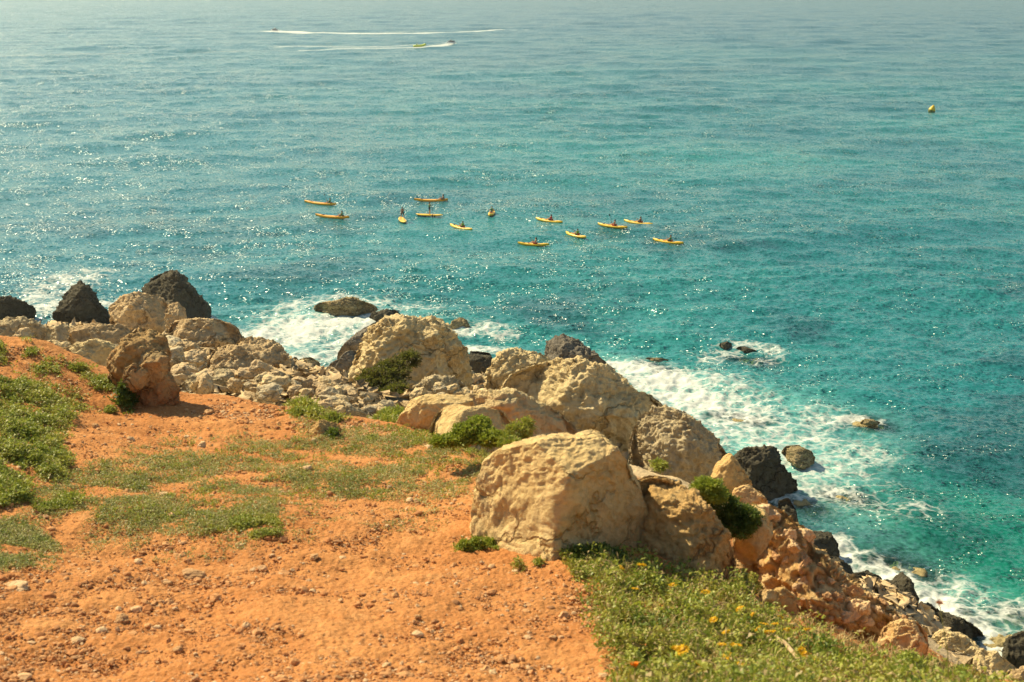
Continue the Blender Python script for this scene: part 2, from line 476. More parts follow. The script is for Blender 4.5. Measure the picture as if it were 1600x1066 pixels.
# ------------------------------------------------------------------ sea
def wave_tile(N, L, lmin, lmax, rms, wind, spread, seed):
    g = np.random.default_rng(seed)
    k = np.fft.fftfreq(N, L / N) * 2 * math.pi
    kx, ky = np.meshgrid(k, k, indexing='ij')
    kk = np.hypot(kx, ky); kk[0, 0] = 1e9
    lam = 2 * math.pi / kk
    c = (kx * math.cos(wind) + ky * math.sin(wind)) / kk
    amp = kk ** -1.9 * (0.12 + np.abs(c) ** spread)
    amp *= ((lam > lmin) & (lam < lmax))
    amp[0, 0] = 0
    spec = amp * (g.normal(size=(N, N)) + 1j * g.normal(size=(N, N)))
    h = np.fft.ifft2(spec).real
    return h * rms / h.std()
def sample(tile, L, x, y, rot):
    N = tile.shape[0]; c, s = math.cos(rot), math.sin(rot)
    a = ((x * c + y * s) / L * N) % N; b = ((-x * s + y * c) / L * N) % N
    i = a.astype(int); j = b.astype(int); fa = a - i; fb = b - j
    i %= N; j %= N; i1 = (i + 1) % N; j1 = (j + 1) % N
    return tile[i, j] * (1 - fa) * (1 - fb) + tile[i1, j] * fa * (1 - fb) + tile[i, j1] * (1 - fa) * fb + tile[i1, j1] * fa * fb

vv = np.concatenate([np.arange(1400, 1080, -8.0), np.arange(1080, 200, -1.35), np.arange(200, -40, -0.9)])
al = PITCH + np.arctan((vv - 533) / FPX)
rs = CAM_H / np.tan(al)
rs = rs[rs > 38]
rs = np.concatenate([rs, np.geomspace(rs[-1], 32000, 30)[1:]])
azs = np.concatenate([np.linspace(-80, -23, 50)[:-1], np.linspace(-23, 23, 900), np.linspace(23, 80, 50)[1:]]) * DEG
x, y, r, f = polar_grid(azs, rs)
dr = np.gradient(rs); sp = np.repeat(dr, len(azs))
WIND = math.radians(75)
T1 = wave_tile(512, 230, 7, 34, 0.15, WIND, 3, 1)
T2 = wave_tile(512, 71, 1.8, 7, 0.052, WIND + 0.3, 2, 2)
T3 = wave_tile(512, 23, 0.45, 1.8, 0.020, WIND - 0.2, 1.2, 3)
def band(lam): return 1 - sstep(sp, lam * 0.35, lam * 0.9)
gust = 0.75 + 0.9 * (fbm(p2(x, y, 0.012), 3, 61) + 0.3)
z = sample(T1, 230, x, y, 0.2) * band(14) + sample(T2, 71, x, y, -0.35) * band(3.4) * gust + sample(T3, 23, x, y, 0.6) * band(0.9) * gust
h2 = sample(T1, 230, x * 1.31 + 50, y * 1.31, 0.9) * 0.4 * band(12)
z = (z + h2) * (0.55 + 0.45 * sstep(r, 60, 110))

# foam amount, laid out on the water in metres
foam = np.zeros_like(x); aqua = np.zeros_like(x); clear = np.zeros_like(x)
def capsule(pts, w0, amount, target, soft=0.6, hard=False):
    P = np.array([sea(u, v)[:2] for u, v in pts])
    W = w0 if isinstance(w0, (list, tuple)) else [w0] * len(P)
    if len(P) == 1: P = np.vstack([P, P + [0.01, 0]]); W = [W[0], W[0]]
    best = np.zeros_like(x)
    for i in range(len(P) - 1):
        a, b = P[i], P[i + 1]; ab = b - a
        t = np.clip(((x - a[0]) * ab[0] + (y - a[1]) * ab[1]) / (ab @ ab), 0, 1)
        d = np.hypot(x - a[0] - t * ab[0], y - a[1] - t * ab[1])
        w = W[i] + (W[i + 1] - W[i]) * t
        best = np.maximum(best, 1 - sstep(d, w * (1 - soft), w * (1 + soft * 0.6)))
    np.maximum(target, best * amount, out=target)
# left bay
capsule([(60,468),(110,440),(150,428)], [4.5, 6, 3], 0.62, foam, 0.9)
capsule([(40,485),(90,480),(170,475)], [3, 4, 2], 0.75, foam, 0.9)
# bay round the low rock
capsule([(430,500),(470,470),(530,462),(590,470)], [3, 4, 2.5, 3], 0.62, foam, 0.9)
capsule([(430,530),(480,510),(560,505),(590,495)], [5, 6, 5, 3], 0.9, foam, 0.8)
capsule([(460,570),(500,560),(545,535)], [3, 4, 3], 0.72, foam, 0.9)
capsule([(600,478),(650,475),(680,480)], [3, 3, 1.5], 0.6, foam, 0.9)
capsule([(700,520),(760,515),(790,525)], [2, 3.2, 2], 0.7, foam, 0.9)
capsule([(735,545),(770,545)], 2.6, 0.75, foam, 0.9)
# long surf on the right
capsule([(950,570),(985,575),(1040,598),(1090,628)], [1.5, 3.0, 4.5, 4.5], 0.92, foam, 0.8)
capsule([(1040,580),(1110,600),(1160,640)], [3.5, 5.5, 5.5], 0.66, foam, 0.9)
capsule([(1060,610),(1120,640),(1180,650)], [3, 3.5, 2.5], 0.74, foam, 0.9)
capsule([(1110,560),(1150,540),(1200,545),(1215,560),(1180,570)], [2.2, 2.2, 2, 1.5, 1.4], 0.60, foam, 0.9)
capsule([(1120,680),(1200,665),(1260,650)], [5, 6.5, 5], 0.60, foam, 0.9)
capsule([(1260,655),(1320,650),(1372,656)], [2.0, 1.5, 1.0], 0.70, foam, 0.9)
capsule([(1170,690),(1260,680),(1320,705),(1290,750)], [3.2, 3.8, 4.4, 4.0], 0.60, foam, 0.9)
capsule([(1210,745),(1280,730),(1340,720)], [3.4, 4.0, 3.4], 0.60, foam, 0.9)
capsule([(1222,785),(1260,772),(1300,768)], [1.8, 2.2, 2.0], 0.66, foam, 0.9)
capsule([(1290,740),(1380,790),(1440,800)], [5.0, 4.4, 2.4], 0.48, foam, 0.9)
capsule([(1330,680),(1400,720)], [3.5, 3], 0.36, foam, 0.9)
capsule([(1305,850),(1350,885),(1410,908)], [1.7, 2.4, 2.6], 0.72, foam, 0.9)
capsule([(1420,905),(1470,930),(1500,960),(1560,985)], [1.8, 2.2, 2.2, 2.2], 0.68, foam, 0.9)
capsule([(1450,940),(1500,968),(1540,990)], [0.9, 0.9, 1.1], 0.88, foam, 0.8)
capsule([(1490,900),(1540,940),(1600,960),(1650,980)], [1.8, 3.2, 4.2, 4.4], 0.54, foam, 0.9)
capsule([(1560,1000),(1570,1030),(1600,1040)], 1.6, 0.8, foam, 0.9)
capsule([(1250,845),(1290,850),(1330,872)], 1.8, 0.54, foam, 0.9)
capsule([(1080,625),(1150,665),(1215,700),(1260,730)], [4, 4.5, 4, 3], 0.70, foam, 0.95)
capsule([(1290,845),(1340,880),(1400,905),(1460,930)], [1.5, 1.8, 2, 2], 0.80, foam, 0.9)
# wakes of the far craft
capsule([(430,49.5),(450,50.5),(480,51.5)], [7, 7, 5], 1.2, foam, 0.9)
capsule([(433,49),(470,50.5),(560,53),(650,52.5),(740,49.5),(826,46)], [3.2, 3.6, 4.4, 4.0, 3.4, 1.2], 1.0, foam, 0.7)
capsule([(424,49.5),(434,48)], [3.6, 4.0], 1.15, foam, 0.8)
capsule([(708,67.5),(685,71.5),(655,75),(600,76),(540,77),(470,78)], [2.0, 4.6, 3.4, 2.6, 2.4, 2.4], 0.85, foam, 0.8)
capsule([(470,78),(330,81),(200,84),(0,88)], [3, 4.5, 5, 5], 0.5, foam, 0.9)
capsule([(648,70.5),(560,73),(440,74)], [3, 4, 4], 0.7, foam, 0.9)
# aerated turquoise water round the surf, clear shallows near the rocks
capsule([(400,540),(440,560),(480,570)], [5, 6, 4], 0.9, aqua, 0.9)
capsule([(480,500),(560,500)], [9, 8], 0.6, aqua, 0.9)
capsule([(960,575),(1060,620),(1150,650),(1200,690),(1260,720)], [4, 7, 8, 7, 5], 0.95, aqua, 0.9)
capsule([(1260,640),(1340,660),(1300,740)], [4, 4, 4], 0.5, aqua, 0.9)
capsule([(1260,770),(1330,840),(1450,920),(1560,990)], [3, 3, 3.5, 4], 0.55, aqua, 0.9)
SUBM = [((1135,648),(1180,658)), ((1395,875),(1440,895)), ((1440,935),(1525,975)), ((1300,775),(1330,780)), ((1345,655),(1372,664)), ((1545,1003),(1590,1008)), ((1245,792),(1268,800)), ((1580,960),(1640,985)), ((1010,572),(1040,582)), ((1150,560),(1190,566))]
for a_, b_ in SUBM: capsule([a_, b_], 1.7, 0.85, clear, 0.9)
bot = H0(x, y)
near = (r < 135)
clear = np.maximum(clear, np.where(near, sstep(bot, -1.6, 0.2) * 0.5, 0))
lace = fbm(p2(x, y, 0.45), 4, 88)
foam = np.clip(foam * 0.98 * (1 + 0.35 * lace * (r < 250)), 0, 1.2)
z = z + np.clip(foam, 0, 1) * (fbm(p2(x, y, 0.8), 3, 90) * 0.28 + 0.04) * (r < 200)
dist_deep = sstep(y, 90, 520)
SEAX, SEAY, SEAZ = x, y, z
def wave_z(px_, py_): return float(SEAZ[np.argmin((SEAX - px_) ** 2 + (SEAY - py_) ** 2)])
me = new_mesh('sea', np.stack([x, y, z], -1), f)
attr(me, 'foam', foam); attr(me, 'aqua', aqua); attr(me, 'clear', clear)

def water_mat():
    t = NT('sea_water'); p = t.pos()
    sx = t.n('ShaderNodeSeparateXYZ'); t.l(p, sx.inputs[0])
    X, Y = sx.outputs[0], sx.outputs[1]
    dist = t.n('ShaderNodeVectorMath', operation='LENGTH'); t.l(p, dist.inputs[0]); D = dist.outputs['Value']
    big = t.noise(p, 0.012, 4, 0.55, 0.4); mid = t.noise(p, 0.05, 5, 0.6, 0.3)
    deep = t.ramp(D, 130, 700)
    turq = t.mix(t.ramp(big, 0.38, 0.62), (0.012, 0.145, 0.160), (0.022, 0.212, 0.203))
    far_c = (0.022, 0.118, 0.152)
    c = t.mix(deep, turq, far_c)
    # greener shallows on the near right, bluer on the left
    left = t.ramp(t.math('DIVIDE', X, D), 0.08, -0.28)
    c = t.mix(t.math('MULTIPLY', left, 0.75), c, (0.012, 0.150, 0.180))
    green = t.math('MULTIPLY', t.ramp(D, 112, 70), t.ramp(X, 5, 18))
    c = t.mix(green, c, t.mix(t.ramp(mid, 0.4, 0.62), (0.003, 0.075, 0.055), (0.004, 0.165, 0.110)))
    # dark weed beds on the bottom
    beds = t.math('MULTIPLY', t.ramp(t.noise(p, 0.035, 5, 0.6, 0.6), 0.51, 0.60), t.ramp(D, 250, 120))
    c = t.mix(t.math('MULTIPLY', beds, 0.66), c, (0.010, 0.066, 0.080))
    c = t.mix(t.math('MULTIPLY', t.attr('aqua'), t.ramp(mid, 0.25, 0.6)), c, (0.15, 0.44, 0.40))
    # normals: small ripples, kept unfiltered so that the glitter survives at a distance
    def jit(scale, amt, det):
        v = t.noise(p, scale, det, 0.6, out=1)
        s = t.n('ShaderNodeVectorMath', operation='SUBTRACT'); t.l(v, s.inputs[0]); s.inputs[1].default_value = (0.5, 0.5, 0.5)
        m = t.n('ShaderNodeVectorMath', operation='MULTIPLY'); t.l(s.outputs[0], m.inputs[0]); m.inputs[1].default_value = (amt, amt, 0)
        return m.outputs[0]
    geo = t.n('ShaderNodeNewGeometry')
    a1 = t.n('ShaderNodeVectorMath', operation='ADD'); t.l(geo.outputs['Normal'], a1.inputs[0]); t.l(jit(3.0, 1.7, 2), a1.inputs[1])
    a2 = t.n('ShaderNodeVectorMath', operation='ADD'); t.l(a1.outputs[0], a2.inputs[0]); t.l(jit(0.8, 0.7, 2), a2.inputs[1])
    # short choppy facets in drifting patches: these catch the sun
    pm_ = t.math('MULTIPLY', t.ramp(t.noise(p, 0.40, 4, 0.65), 0.42, 0.60), t.ramp(t.noise(p, 0.05, 3, 0.6), 0.40, 0.62, 0.45, 1.2))
    jx = t.n('ShaderNodeSeparateXYZ'); t.l(jit(4.0, 1.0, 1), jx.inputs[0])
    jc = t.n('ShaderNodeCombineXYZ')
    along, across = t.math('MULTIPLY', jx.outputs[0], 6.2), t.math('MULTIPLY', jx.outputs[1], 2.6)
    t.l(t.math('ADD', t.math('MULTIPLY', along, 0.66), t.math('MULTIPLY', across, -0.75)), jc.inputs[0])
    t.l(t.math('ADD', t.math('MULTIPLY', along, 0.75), t.math('MULTIPLY', across, 0.66)), jc.inputs[1])
    rotv = jc.outputs[0]
    js = t.n('ShaderNodeVectorMath', operation='SCALE'); t.l(rotv, js.inputs[0]); t.l(pm_, js.inputs[3])
    a3 = t.n('ShaderNodeVectorMath', operation='ADD'); t.l(a2.outputs[0], a3.inputs[0]); t.l(js.outputs[0], a3.inputs[1])
    nn = t.n('ShaderNodeVectorMath', operation='NORMALIZE'); t.l(a3.outputs[0], nn.inputs[0])
    N = nn.outputs[0]
    w = t.pbsdf(c, 0.21, N, 0.42, IOR=1.33)
    tr = t.n('ShaderNodeBsdfTransparent'); tr.inputs[0].default_value = (0.60, 0.86, 0.78, 1)
    gl = t.n('ShaderNodeBsdfGlossy'); gl.inputs['Roughness'].default_value = 0.1; t.l(N, gl.inputs['Normal'])
    fr = t.n('ShaderNodeFresnel'); fr.inputs[0].default_value = 1.33; t.l(N, fr.inputs['Normal'])
    tg = t.n('ShaderNodeMixShader'); t.l(fr.outputs[0], tg.inputs[0]); t.l(tr.outputs[0], tg.inputs[1]); t.l(gl.outputs[0], tg.inputs[2])
    mw = t.n('ShaderNodeMixShader'); t.l(t.attr('clear'), mw.inputs[0]); t.l(w.outputs[0], mw.inputs[1]); t.l(tg.outputs[0], mw.inputs[2])
    # foam: lace where it thins out, closed where it is thick
    wv = t.noise(p, 0.7, 3, 0.5, out=1)
    off = t.n('ShaderNodeVectorMath', operation='SCALE'); t.l(wv, off.inputs[0]); off.inputs[3].default_value = 1.5
    pw = t.n('ShaderNodeVectorMath', operation='ADD'); t.l(p, pw.inputs[0]); t.l(off.outputs[0], pw.inputs[1])
    e1 = t.vor(pw.outputs[0], 0.85, 'DISTANCE_TO_EDGE'); e2 = t.vor(pw.outputs[0], 2.3, 'DISTANCE_TO_EDGE')
    lace1 = t.ramp(e1, 0.24, 0.0); lace2 = t.ramp(e2, 0.28, 0.0)
    nf = t.noise(p, 1.6, 7, 0.72, 0.5)
    pat = t.math('ADD', t.math('ADD', t.math('MULTIPLY', lace1, 0.26), t.math('MULTIPLY', lace2, 0.16)), t.math('MULTIPLY', nf, 0.62))
    F = t.attr('foam')
    s = t.math('ADD', F, pat)
    ff = t.ramp(s, 0.86, 1.55)
    ff = t.math('MULTIPLY', ff, t.ramp(F, 0.02, 0.30))
    # whitecaps
    cap = t.math('MULTIPLY', t.ramp(t.noise(p, 0.9, 4, 0.7), 0.76, 0.80), t.ramp(t.noise(p, 0.03, 2), 0.5, 0.62))
    ff = t.math('MAXIMUM', ff, t.math('MULTIPLY', cap, 0.5), clamp=True)
    fb = t.pbsdf((0.66, 0.68, 0.62), 0.8, t.bump(nf, 0.5, 0.15), 0.2)
    mf = t.n('ShaderNodeMixShader'); t.l(ff, mf.inputs[0]); t.l(mw.outputs[0], mf.inputs[1]); t.l(fb.outputs[0], mf.inputs[2])
    return t.done(mf)
M['water'] = water_mat()
sea_o = link('sea', me, M['water'])
tag(sea_o, kind='structure')

# ------------------------------------------------------------------ rocks
_ico = {}
def ico(sub):
    if sub not in _ico:
        bm = bmesh.new(); bmesh.ops.create_icosphere(bm, subdivisions=sub, radius=1.0)
        v = np.array([q.co[:] for q in bm.verts]); fc = np.array([[q.index for q in g.verts] for g in bm.faces]); bm.free()
        _ico[sub] = (v / np.linalg.norm(v, axis=1)[:, None], fc)
    return _ico[sub]

def blob(outline, d, thick=0.8, planes=(), nplanes=15, rough=1.0, seed=0, sub=6, power=0.72, foot=0.35, crag=1.0):
    """A boulder with real depth whose side towards the camera has this outline (photo pixels at distance d)."""
    V, F = ico(sub)
    o = np.array(outline, float)
    c = o.mean(0); c = (c + (o.min(0) + o.max(0)) / 2) / 2
    ang = np.arctan2(-(o[:, 1] - c[1]), o[:, 0] - c[0]); rad = np.hypot(o[:, 0] - c[0], o[:, 1] - c[1])
    # dense resample of the polygon -> radius by angle
    pts = []
    for i in range(len(o)):
        a, b = o[i], o[(i + 1) % len(o)]
        for s in np.linspace(0, 1, 14, endpoint=False): pts.append(a + (b - a) * s)
    pts = np.array(pts)
    pa = np.arctan2(-(pts[:, 1] - c[1]), pts[:, 0] - c[0]); pr = np.hypot(pts[:, 0] - c[0], pts[:, 1] - c[1])
    bins = np.linspace(-math.pi, math.pi, 73); val = np.zeros(73)
    for i, b in enumerate(bins):
        dd = np.abs((pa - b + math.pi) % (2 * math.pi) - math.pi)
        w = np.exp(-(dd / 0.07) ** 2) + 1e-9
        val[i] = (pr * w).sum() / w.sum()
    m = d / FPX
    a, b, cc = V[:, 0], V[:, 1], V[:, 2]
    rho = np.hypot(a, b); ph = np.arctan2(b, a)
    R = np.interp(ph, bins, val) * m
    Rm = float(np.mean(val)) * m
    rr = rho ** power
    X = R * rr * np.cos(ph); U = R * rr * np.sin(ph); Z = np.sign(cc) * np.abs(cc) ** power * Rm * thick
    P = np.stack([X, U, Z], -1)            # right, up, towards the camera
    g = np.random.default_rng(seed + 1000)
    for nrm, off in planes:
        nrm = np.array(nrm, float); nrm /= np.linalg.norm(nrm)
        cap = (off * Rm - P[:, 0] * nrm[0] - P[:, 1] * nrm[1]) / nrm[2]
        P[:, 2] = np.where(P[:, 2] > cap, np.maximum(cap, -Rm * thick), P[:, 2])
    for k in range(nplanes):
        nrm = g.normal(size=3); nrm[2] = abs(nrm[2]) * 0.8 + 0.35; nrm /= np.linalg.norm(nrm)
        pr_ = P @ nrm; off = np.quantile(pr_, g.uniform(0.84, 0.975))
        cap = (off - P[:, 0] * nrm[0] - P[:, 1] * nrm[1]) / nrm[2]
        P[:, 2] = np.where((P[:, 2] > cap) & (cc > -0.3), np.maximum(P[:, 2] + (cap - P[:, 2]) * 0.92, -Rm * thick * 0.6), P[:, 2])
    dn = np.clip(-b - 0.15, 0, 1)
    P[:, 1] -= dn * Rm * foot; P[:, 2] += np.where(b < -0.15, (np.sign(cc) * Rm * thick * 0.35 * dn), 0)
    base = P.copy()
    fn = np.cross(base[F[:, 1]] - base[F[:, 0]], base[F[:, 2]] - base[F[:, 0]])
    nrmv = np.zeros_like(base)
    for k_ in range(3):
        for ax in range(3): nrmv[:, ax] += np.bincount(F[:, k_], fn[:, ax], len(base))
    nrmv /= np.linalg.norm(nrmv, axis=1)[:, None] + 1e-12
    nrmv = nrmv * 0.8 + V * 0.2
    q = P / Rm + seed * 3.17
    D = fbm(q * 1.1, 3, seed) * 0.09 * (0.4 + 0.6 * crag)
    D += (fbm(q * 2.3 + 5, 4, seed + 7, 0.6, True)) * 0.085 * crag
    w1, w2 = worley(q * 2.1, seed + 3)
    D -= np.clip(0.10 - (w2 - w1), 0, 1) * 0.45 * crag
    D += fbm(q * 6.0, 3, seed + 9, 0.6) * 0.045 * rough
    w3 = worley(q * 7.5, seed + 5)[0]
    D += (0.3 - w3) * 0.014 * rough
    D += fbm((q + fbm(q * 1.5, 2, seed + 2)[:, None] * 0.4) * [1.1, 4.6, 1.3] + 3, 3, seed + 21, 0.55, True) * 0.05 * crag
    D += fbm(q * 12.0, 2, seed + 11, 0.6) * 0.02 * rough
    if sub >= 6: D += fbm(q * 22.0, 2, seed + 13, 0.6) * 0.016 * rough
    P = base + nrmv * (D * Rm * 0.9)[:, None]
    low = np.clip(0.5 - P[:, 1] / (2 * Rm), 0, 1)
    C = at(c[0], c[1], d)
    Wp = P[:, 0:1] * np.array([1, 0, 0]) + P[:, 1:2] * np.array([0, SP, CP]) + P[:, 2:3] * np.array([0, -CP, SP])
    return C, Wp, F, low

def rock(name, label, outline, d, mat, cat='rock', group=None, extra=(), **kw):
    C, P, F, low = blob(outline, d, **kw)
    Vs, Fs, Ls = [P], [F], [low]; nv = len(P)
    for k, (o2, d2, kw2) in enumerate(extra):
        kk = dict(kw); kk.pop('planes', None); kk['seed'] = kw.get('seed', 0) + 50 + k; kk.update(kw2)
        C2, P2, F2, l2 = blob(o2, d2, **kk)
        Vs.append(P2 + C2 - C); Fs.append(F2 + nv); Ls.append(l2 * 0.6 + (0.0)); nv += len(P2)
    P = np.concatenate(Vs); F = np.concatenate(Fs); low = np.concatenate(Ls)
    zmin, zmax = P[:, 2].min(), P[:, 2].max()
    low = 1 - (P[:, 2] - zmin) / (zmax - zmin)
    me = new_mesh(name, P, F)
    attr(me, 'low', low)
    o = link(name, me, M[mat], loc=C)
    tag(o, label, cat, group)
    return o

SD = sea_depth
# --- dark rocks at the left shore
rock('shore_rock', 'low dark wet rock at the far left edge beside white foam', [(-45,474),(-20,466),(15,463),(38,472),(52,488),(40,505),(-40,512)], SD(0,497), 'dark', seed=1, thick=0.9, rough=1.6)
rock('shore_rock', 'pointed dark wet rock standing in the surf left of the big tan boulder', [(82,505),(90,482),(101,462),(110,447),(126,442),(138,447),(147,458),(153,474),(170,492),(168,512),(120,520),(85,516)], SD(125,506), 'dark', seed=2, thick=0.8, rough=1.7, nplanes=5)
rock('shore_rock', 'largest black rock towering behind the tan boulders with sloping right shoulder', [(214,470),(219,447),(236,430),(258,422),(280,427),(291,443),(306,458),(322,472),(329,500),(300,512),(230,510)], SD(270,503), 'dark', seed=3, thick=0.9, rough=1.6, nplanes=6)
# --- tan boulders on the left
rock('boulder', 'large tan boulder with rough top in front of the biggest black rock', [(164,512),(168,484),(184,466),(214,457),(244,462),(262,476),(270,500),(262,522),(200,528),(170,520)], 84, 'limestone_far', seed=4, thick=0.9)
rock('boulder', 'small tan boulder tucked against the right side of the large tan boulder', [(256,500),(262,476),(276,471),(288,482),(291,505),(276,516),(258,512)], 82, 'limestone_far', seed=5)
rock('boulder', 'broad flat topped tan boulder with an orange underside below the black rock', [(256,522),(262,505),(295,497),(338,499),(366,510),(376,530),(352,548),(322,556),(296,545),(262,536)], 60, 'limestone_far', seed=6, thick=1.0)
rock('boulder', 'upright brownish boulder just right of the pinnacle rock', [(258,565),(264,545),(282,533),(304,538),(320,553),(326,578),(312,598),(268,596)], 45, 'limestone_far', seed=7)
rock('boulder', 'rounded tan boulder in the middle of the left boulder group', [(318,572),(328,549),(350,539),(378,543),(400,560),(406,596),(380,608),(330,604)], 42, 'limestone_far', seed=8)
rock('boulder', 'rounded tan boulder nearest the foam on the right of the left boulder group', [(362,545),(382,530),(408,526),(434,538),(450,558),(456,590),(436,606),(400,606),(384,580)], 50, 'limestone_far', seed=9)
rock('boulder', 'greyish small boulder at the right foot of the left boulder group', [(392,612),(398,591),(414,581),(438,586),(452,603),(456,632),(400,636)], 36, 'limestone_grey', seed=10, sub=5)
rock('boulder', 'squat grey boulder low beside the brownish one behind the ledge', [(256,596),(268,582),(292,584),(312,590),(318,606),(290,616),(262,612)], 36, 'limestone_grey', seed=11, sub=5)
rock('boulder', 'flat grey slab lying on the rim of the red ledge', [(276,604),(300,586),(330,588),(352,596),(360,608),(330,622),(285,620)], 27, 'limestone_grey', seed=12, sub=5)
rock('boulder', 'small rounded grey boulder in front of the central left boulders', [(322,600),(334,575),(352,572),(366,585),(366,606),(340,612)], 38, 'limestone_grey', seed=13, sub=5)
rock('boulder', 'low grey rock half buried at the rim of the ledge', [(350,612),(362,598),(384,594),(404,604),(414,618),(384,626)], 27, 'limestone_grey', seed=14, sub=5)
rock('boulder', 'long low tan boulder lying behind the pinnacle rock', [(96,540),(108,512),(150,505),(186,508),(206,522),(204,552),(150,558),(100,556)], 42, 'limestone_far', seed=15, thick=0.9)
rock('boulder', 'pale tan boulder left of the pinnacle rock at the top of the red slope', [(92,570),(112,540),(146,531),(176,538),(198,556),(190,584),(130,588)], 28, 'limestone', seed=16)
rock('boulder', 'grey brown blocky rock below the pointed dark rock', [(72,545),(82,515),(98,505),(114,516),(118,550),(90,556)], 46, 'limestone_grey', seed=17, sub=5)
rock('boulder', 'craggy brown boulder at the left end of the boulder line', [(-20,530),(-10,503),(22,496),(50,500),(74,514),(88,535),(80,556),(0,556)], 48, 'limestone_grey', seed=18)
rock('boulder', 'tan rock cut by the left edge of the picture above the grassy bank', [(-60,545),(-50,508),(-20,500),(10,512),(26,530),(20,550)], 38, 'limestone_far', seed=19, sub=5)
rock('boulder', 'small orange stained rock standing on the red slope left of the pinnacle', [(82,556),(88,545),(104,543),(112,552),(108,566),(90,566)], 17.9, 'pinnacle', seed=20, sub=5)
rock('pinnacle_rock', 'knobbly brown pinnacle rock with orange base on the red ledge',
     [(164,600),(166,562),(180,542),(194,524),(214,511),(238,516),(258,528),(264,550),(262,576),(262,600),(250,620),(200,620)], 16.85, 'pinnacle', seed=21, thick=0.75,
     extra=[([(205,640),(196,606),(212,586),(238,578),(262,582),(272,596),(279,610),(276,636),(250,652),(225,650)], 16.75, dict(thick=0.8)),
            ([(214,585),(220,556),(240,544),(260,552),(262,578),(245,592)], 16.6, dict(thick=0.7, sub=5)),
            ([(190,600),(194,575),(212,568),(232,580),(230,600),(205,608)], 16.5, dict(thick=0.7, sub=5))])
# --- middle: bay rocks
rock('shore_rock', 'low brown rock ringed with white foam out in the bay', [(487,490),(490,476),(508,470),(526,466),(540,457),(555,458),(566,470),(584,478),(590,492),(556,499),(500,499)], SD(540,491), 'brown', seed=22, rough=1.6, thick=1.1)
rock('shore_rock', 'dark rock at the seaward tip behind the big ochre boulder', [(574,510),(579,490),(596,485),(618,484),(630,496),(622,514),(590,520)], SD(600,505), 'dark', seed=23, rough=1.5, sub=5)
rock('shore_slab', 'smooth grey slab sloping down to the foam left of the big ochre boulder', [(524,556),(540,534),(566,514),(592,500),(614,498),(618,520),(590,550),(560,572),(530,572)], 88, 'slate', seed=24, rough=0.6, thick=0.6, crag=0.5)
rock('shore_rock', 'dark rock between the grey slab and the rubble gully', [(500,592),(515,570),(545,548),(562,548),(566,575),(548,594)], 80, 'slate', seed=25, sub=5)
rock('shore_rock', 'grey green rock alone in the foam above the rubble gully', [(449,588),(456,570),(468,561),(484,558),(498,566),(504,582),(480,594),(456,596)], SD(475,590), 'brown', seed=26, sub=5)
rock('shore_rock', 'tiny brown rock alone in the water right of the big ochre boulder', [(702,516),(706,502),(718,496),(730,500),(736,514),(718,520)], SD(718,514), 'brown', seed=27, sub=5, rough=1.5)
rock('shore_rock', 'black rock wedged between the big ochre boulder and the pale ridge', [(726,600),(724,562),(740,549),(764,551),(776,572),(774,602)], 72, 'dark', seed=28, sub=5, rough=1.6)
rock('boulder', 'big ochre boulder with a dark shrub growing on its left foot', [(534,640),(542,585),(553,548),(574,520),(598,503),(626,496),(674,497),(698,508),(717,532),(732,562),(734,600),(722,640),(652,650),(584,650)], 42, 'limestone', seed=29, thick=0.85, sub=7, nplanes=12)
rock('boulder', 'pale crumbly rock at the foot of the big ochre boulder', [(632,640),(648,606),(672,590),(704,588),(728,602),(738,630),(700,650)], 36, 'limestone_grey', seed=30, rough=1.8)
rock('boulder', 'pale low boulder right behind the crumbly rock', [(716,618),(724,588),(748,584),(772,594),(782,620),(750,630)], 50, 'limestone', seed=31, sub=5)
rock('boulder', 'tan rock with a domed brown top in the rubble gully', [(486,612),(494,592),(512,586),(534,588),(548,602),(548,622),(516,628)], 56, 'limestone_far', seed=32, sub=5)
rock('boulder', 'pale flat slab lying at the near edge of the rubble gully', [(496,644),(506,630),(524,627),(560,638),(588,652),(586,664),(552,662),(520,656)], 24, 'limestone_grey', seed=33, sub=5, rough=0.6)
rock('boulder', 'crusty whitish grey rock below the dark shrub', [(574,660),(582,642),(602,634),(616,644),(612,662),(590,668)], 25, 'limestone_grey', seed=34, sub=5, rough=1.6)
rock('boulder', 'squarish grey rock near the middle of the rubble gully', [(524,638),(530,618),(548,610),(562,622),(562,642),(540,648)], 32, 'limestone_grey', seed=35, sub=5)
rock('boulder', 'low tan mound of rock breaking the red ledge left of the weed clump', [(470,688),(486,666),(502,656),(524,662),(540,680),(530,696),(490,698)], 15.6, 'ochre', seed=36, sub=5)
# --- pale ridge on the right of the bay
rock('boulder', 'grey brown boulder on the seaward side of the pale ridge', [(850,575),(853,540),(866,527),(884,524),(908,534),(934,554),(966,590),(940,612),(870,604)], 60, 'slate', seed=37, thick=0.9)
rock('boulder', 'tan blocky boulder at the left end of the pale ridge', [(758,630),(764,576),(778,553),(804,545),(836,549),(862,562),(872,600),(820,636)], 40, 'limestone', seed=38)
rock('boulder', 'longest pale cream boulder ridge above the white surf', [(772,628),(790,584),(830,570),(872,561),(906,560),(940,572),(968,590),(1000,614),(1040,630),(1052,668),(1046,740),(1000,770),(930,740),(860,680),(800,650)], 30, 'limestone', seed=39, thick=0.75, sub=7, nplanes=18, crag=0.65, rough=1.1)
rock('boulder', 'grey speckled boulder sloping down to the surf right of the pale ridge', [(984,700),(1000,650),(1036,634),(1078,652),(1112,676),(1138,706),(1152,742),(1124,772),(1060,785),(1000,770)], 27, 'limestone_grey', seed=40, thick=0.8, sub=7, rough=1.3, crag=0.7)
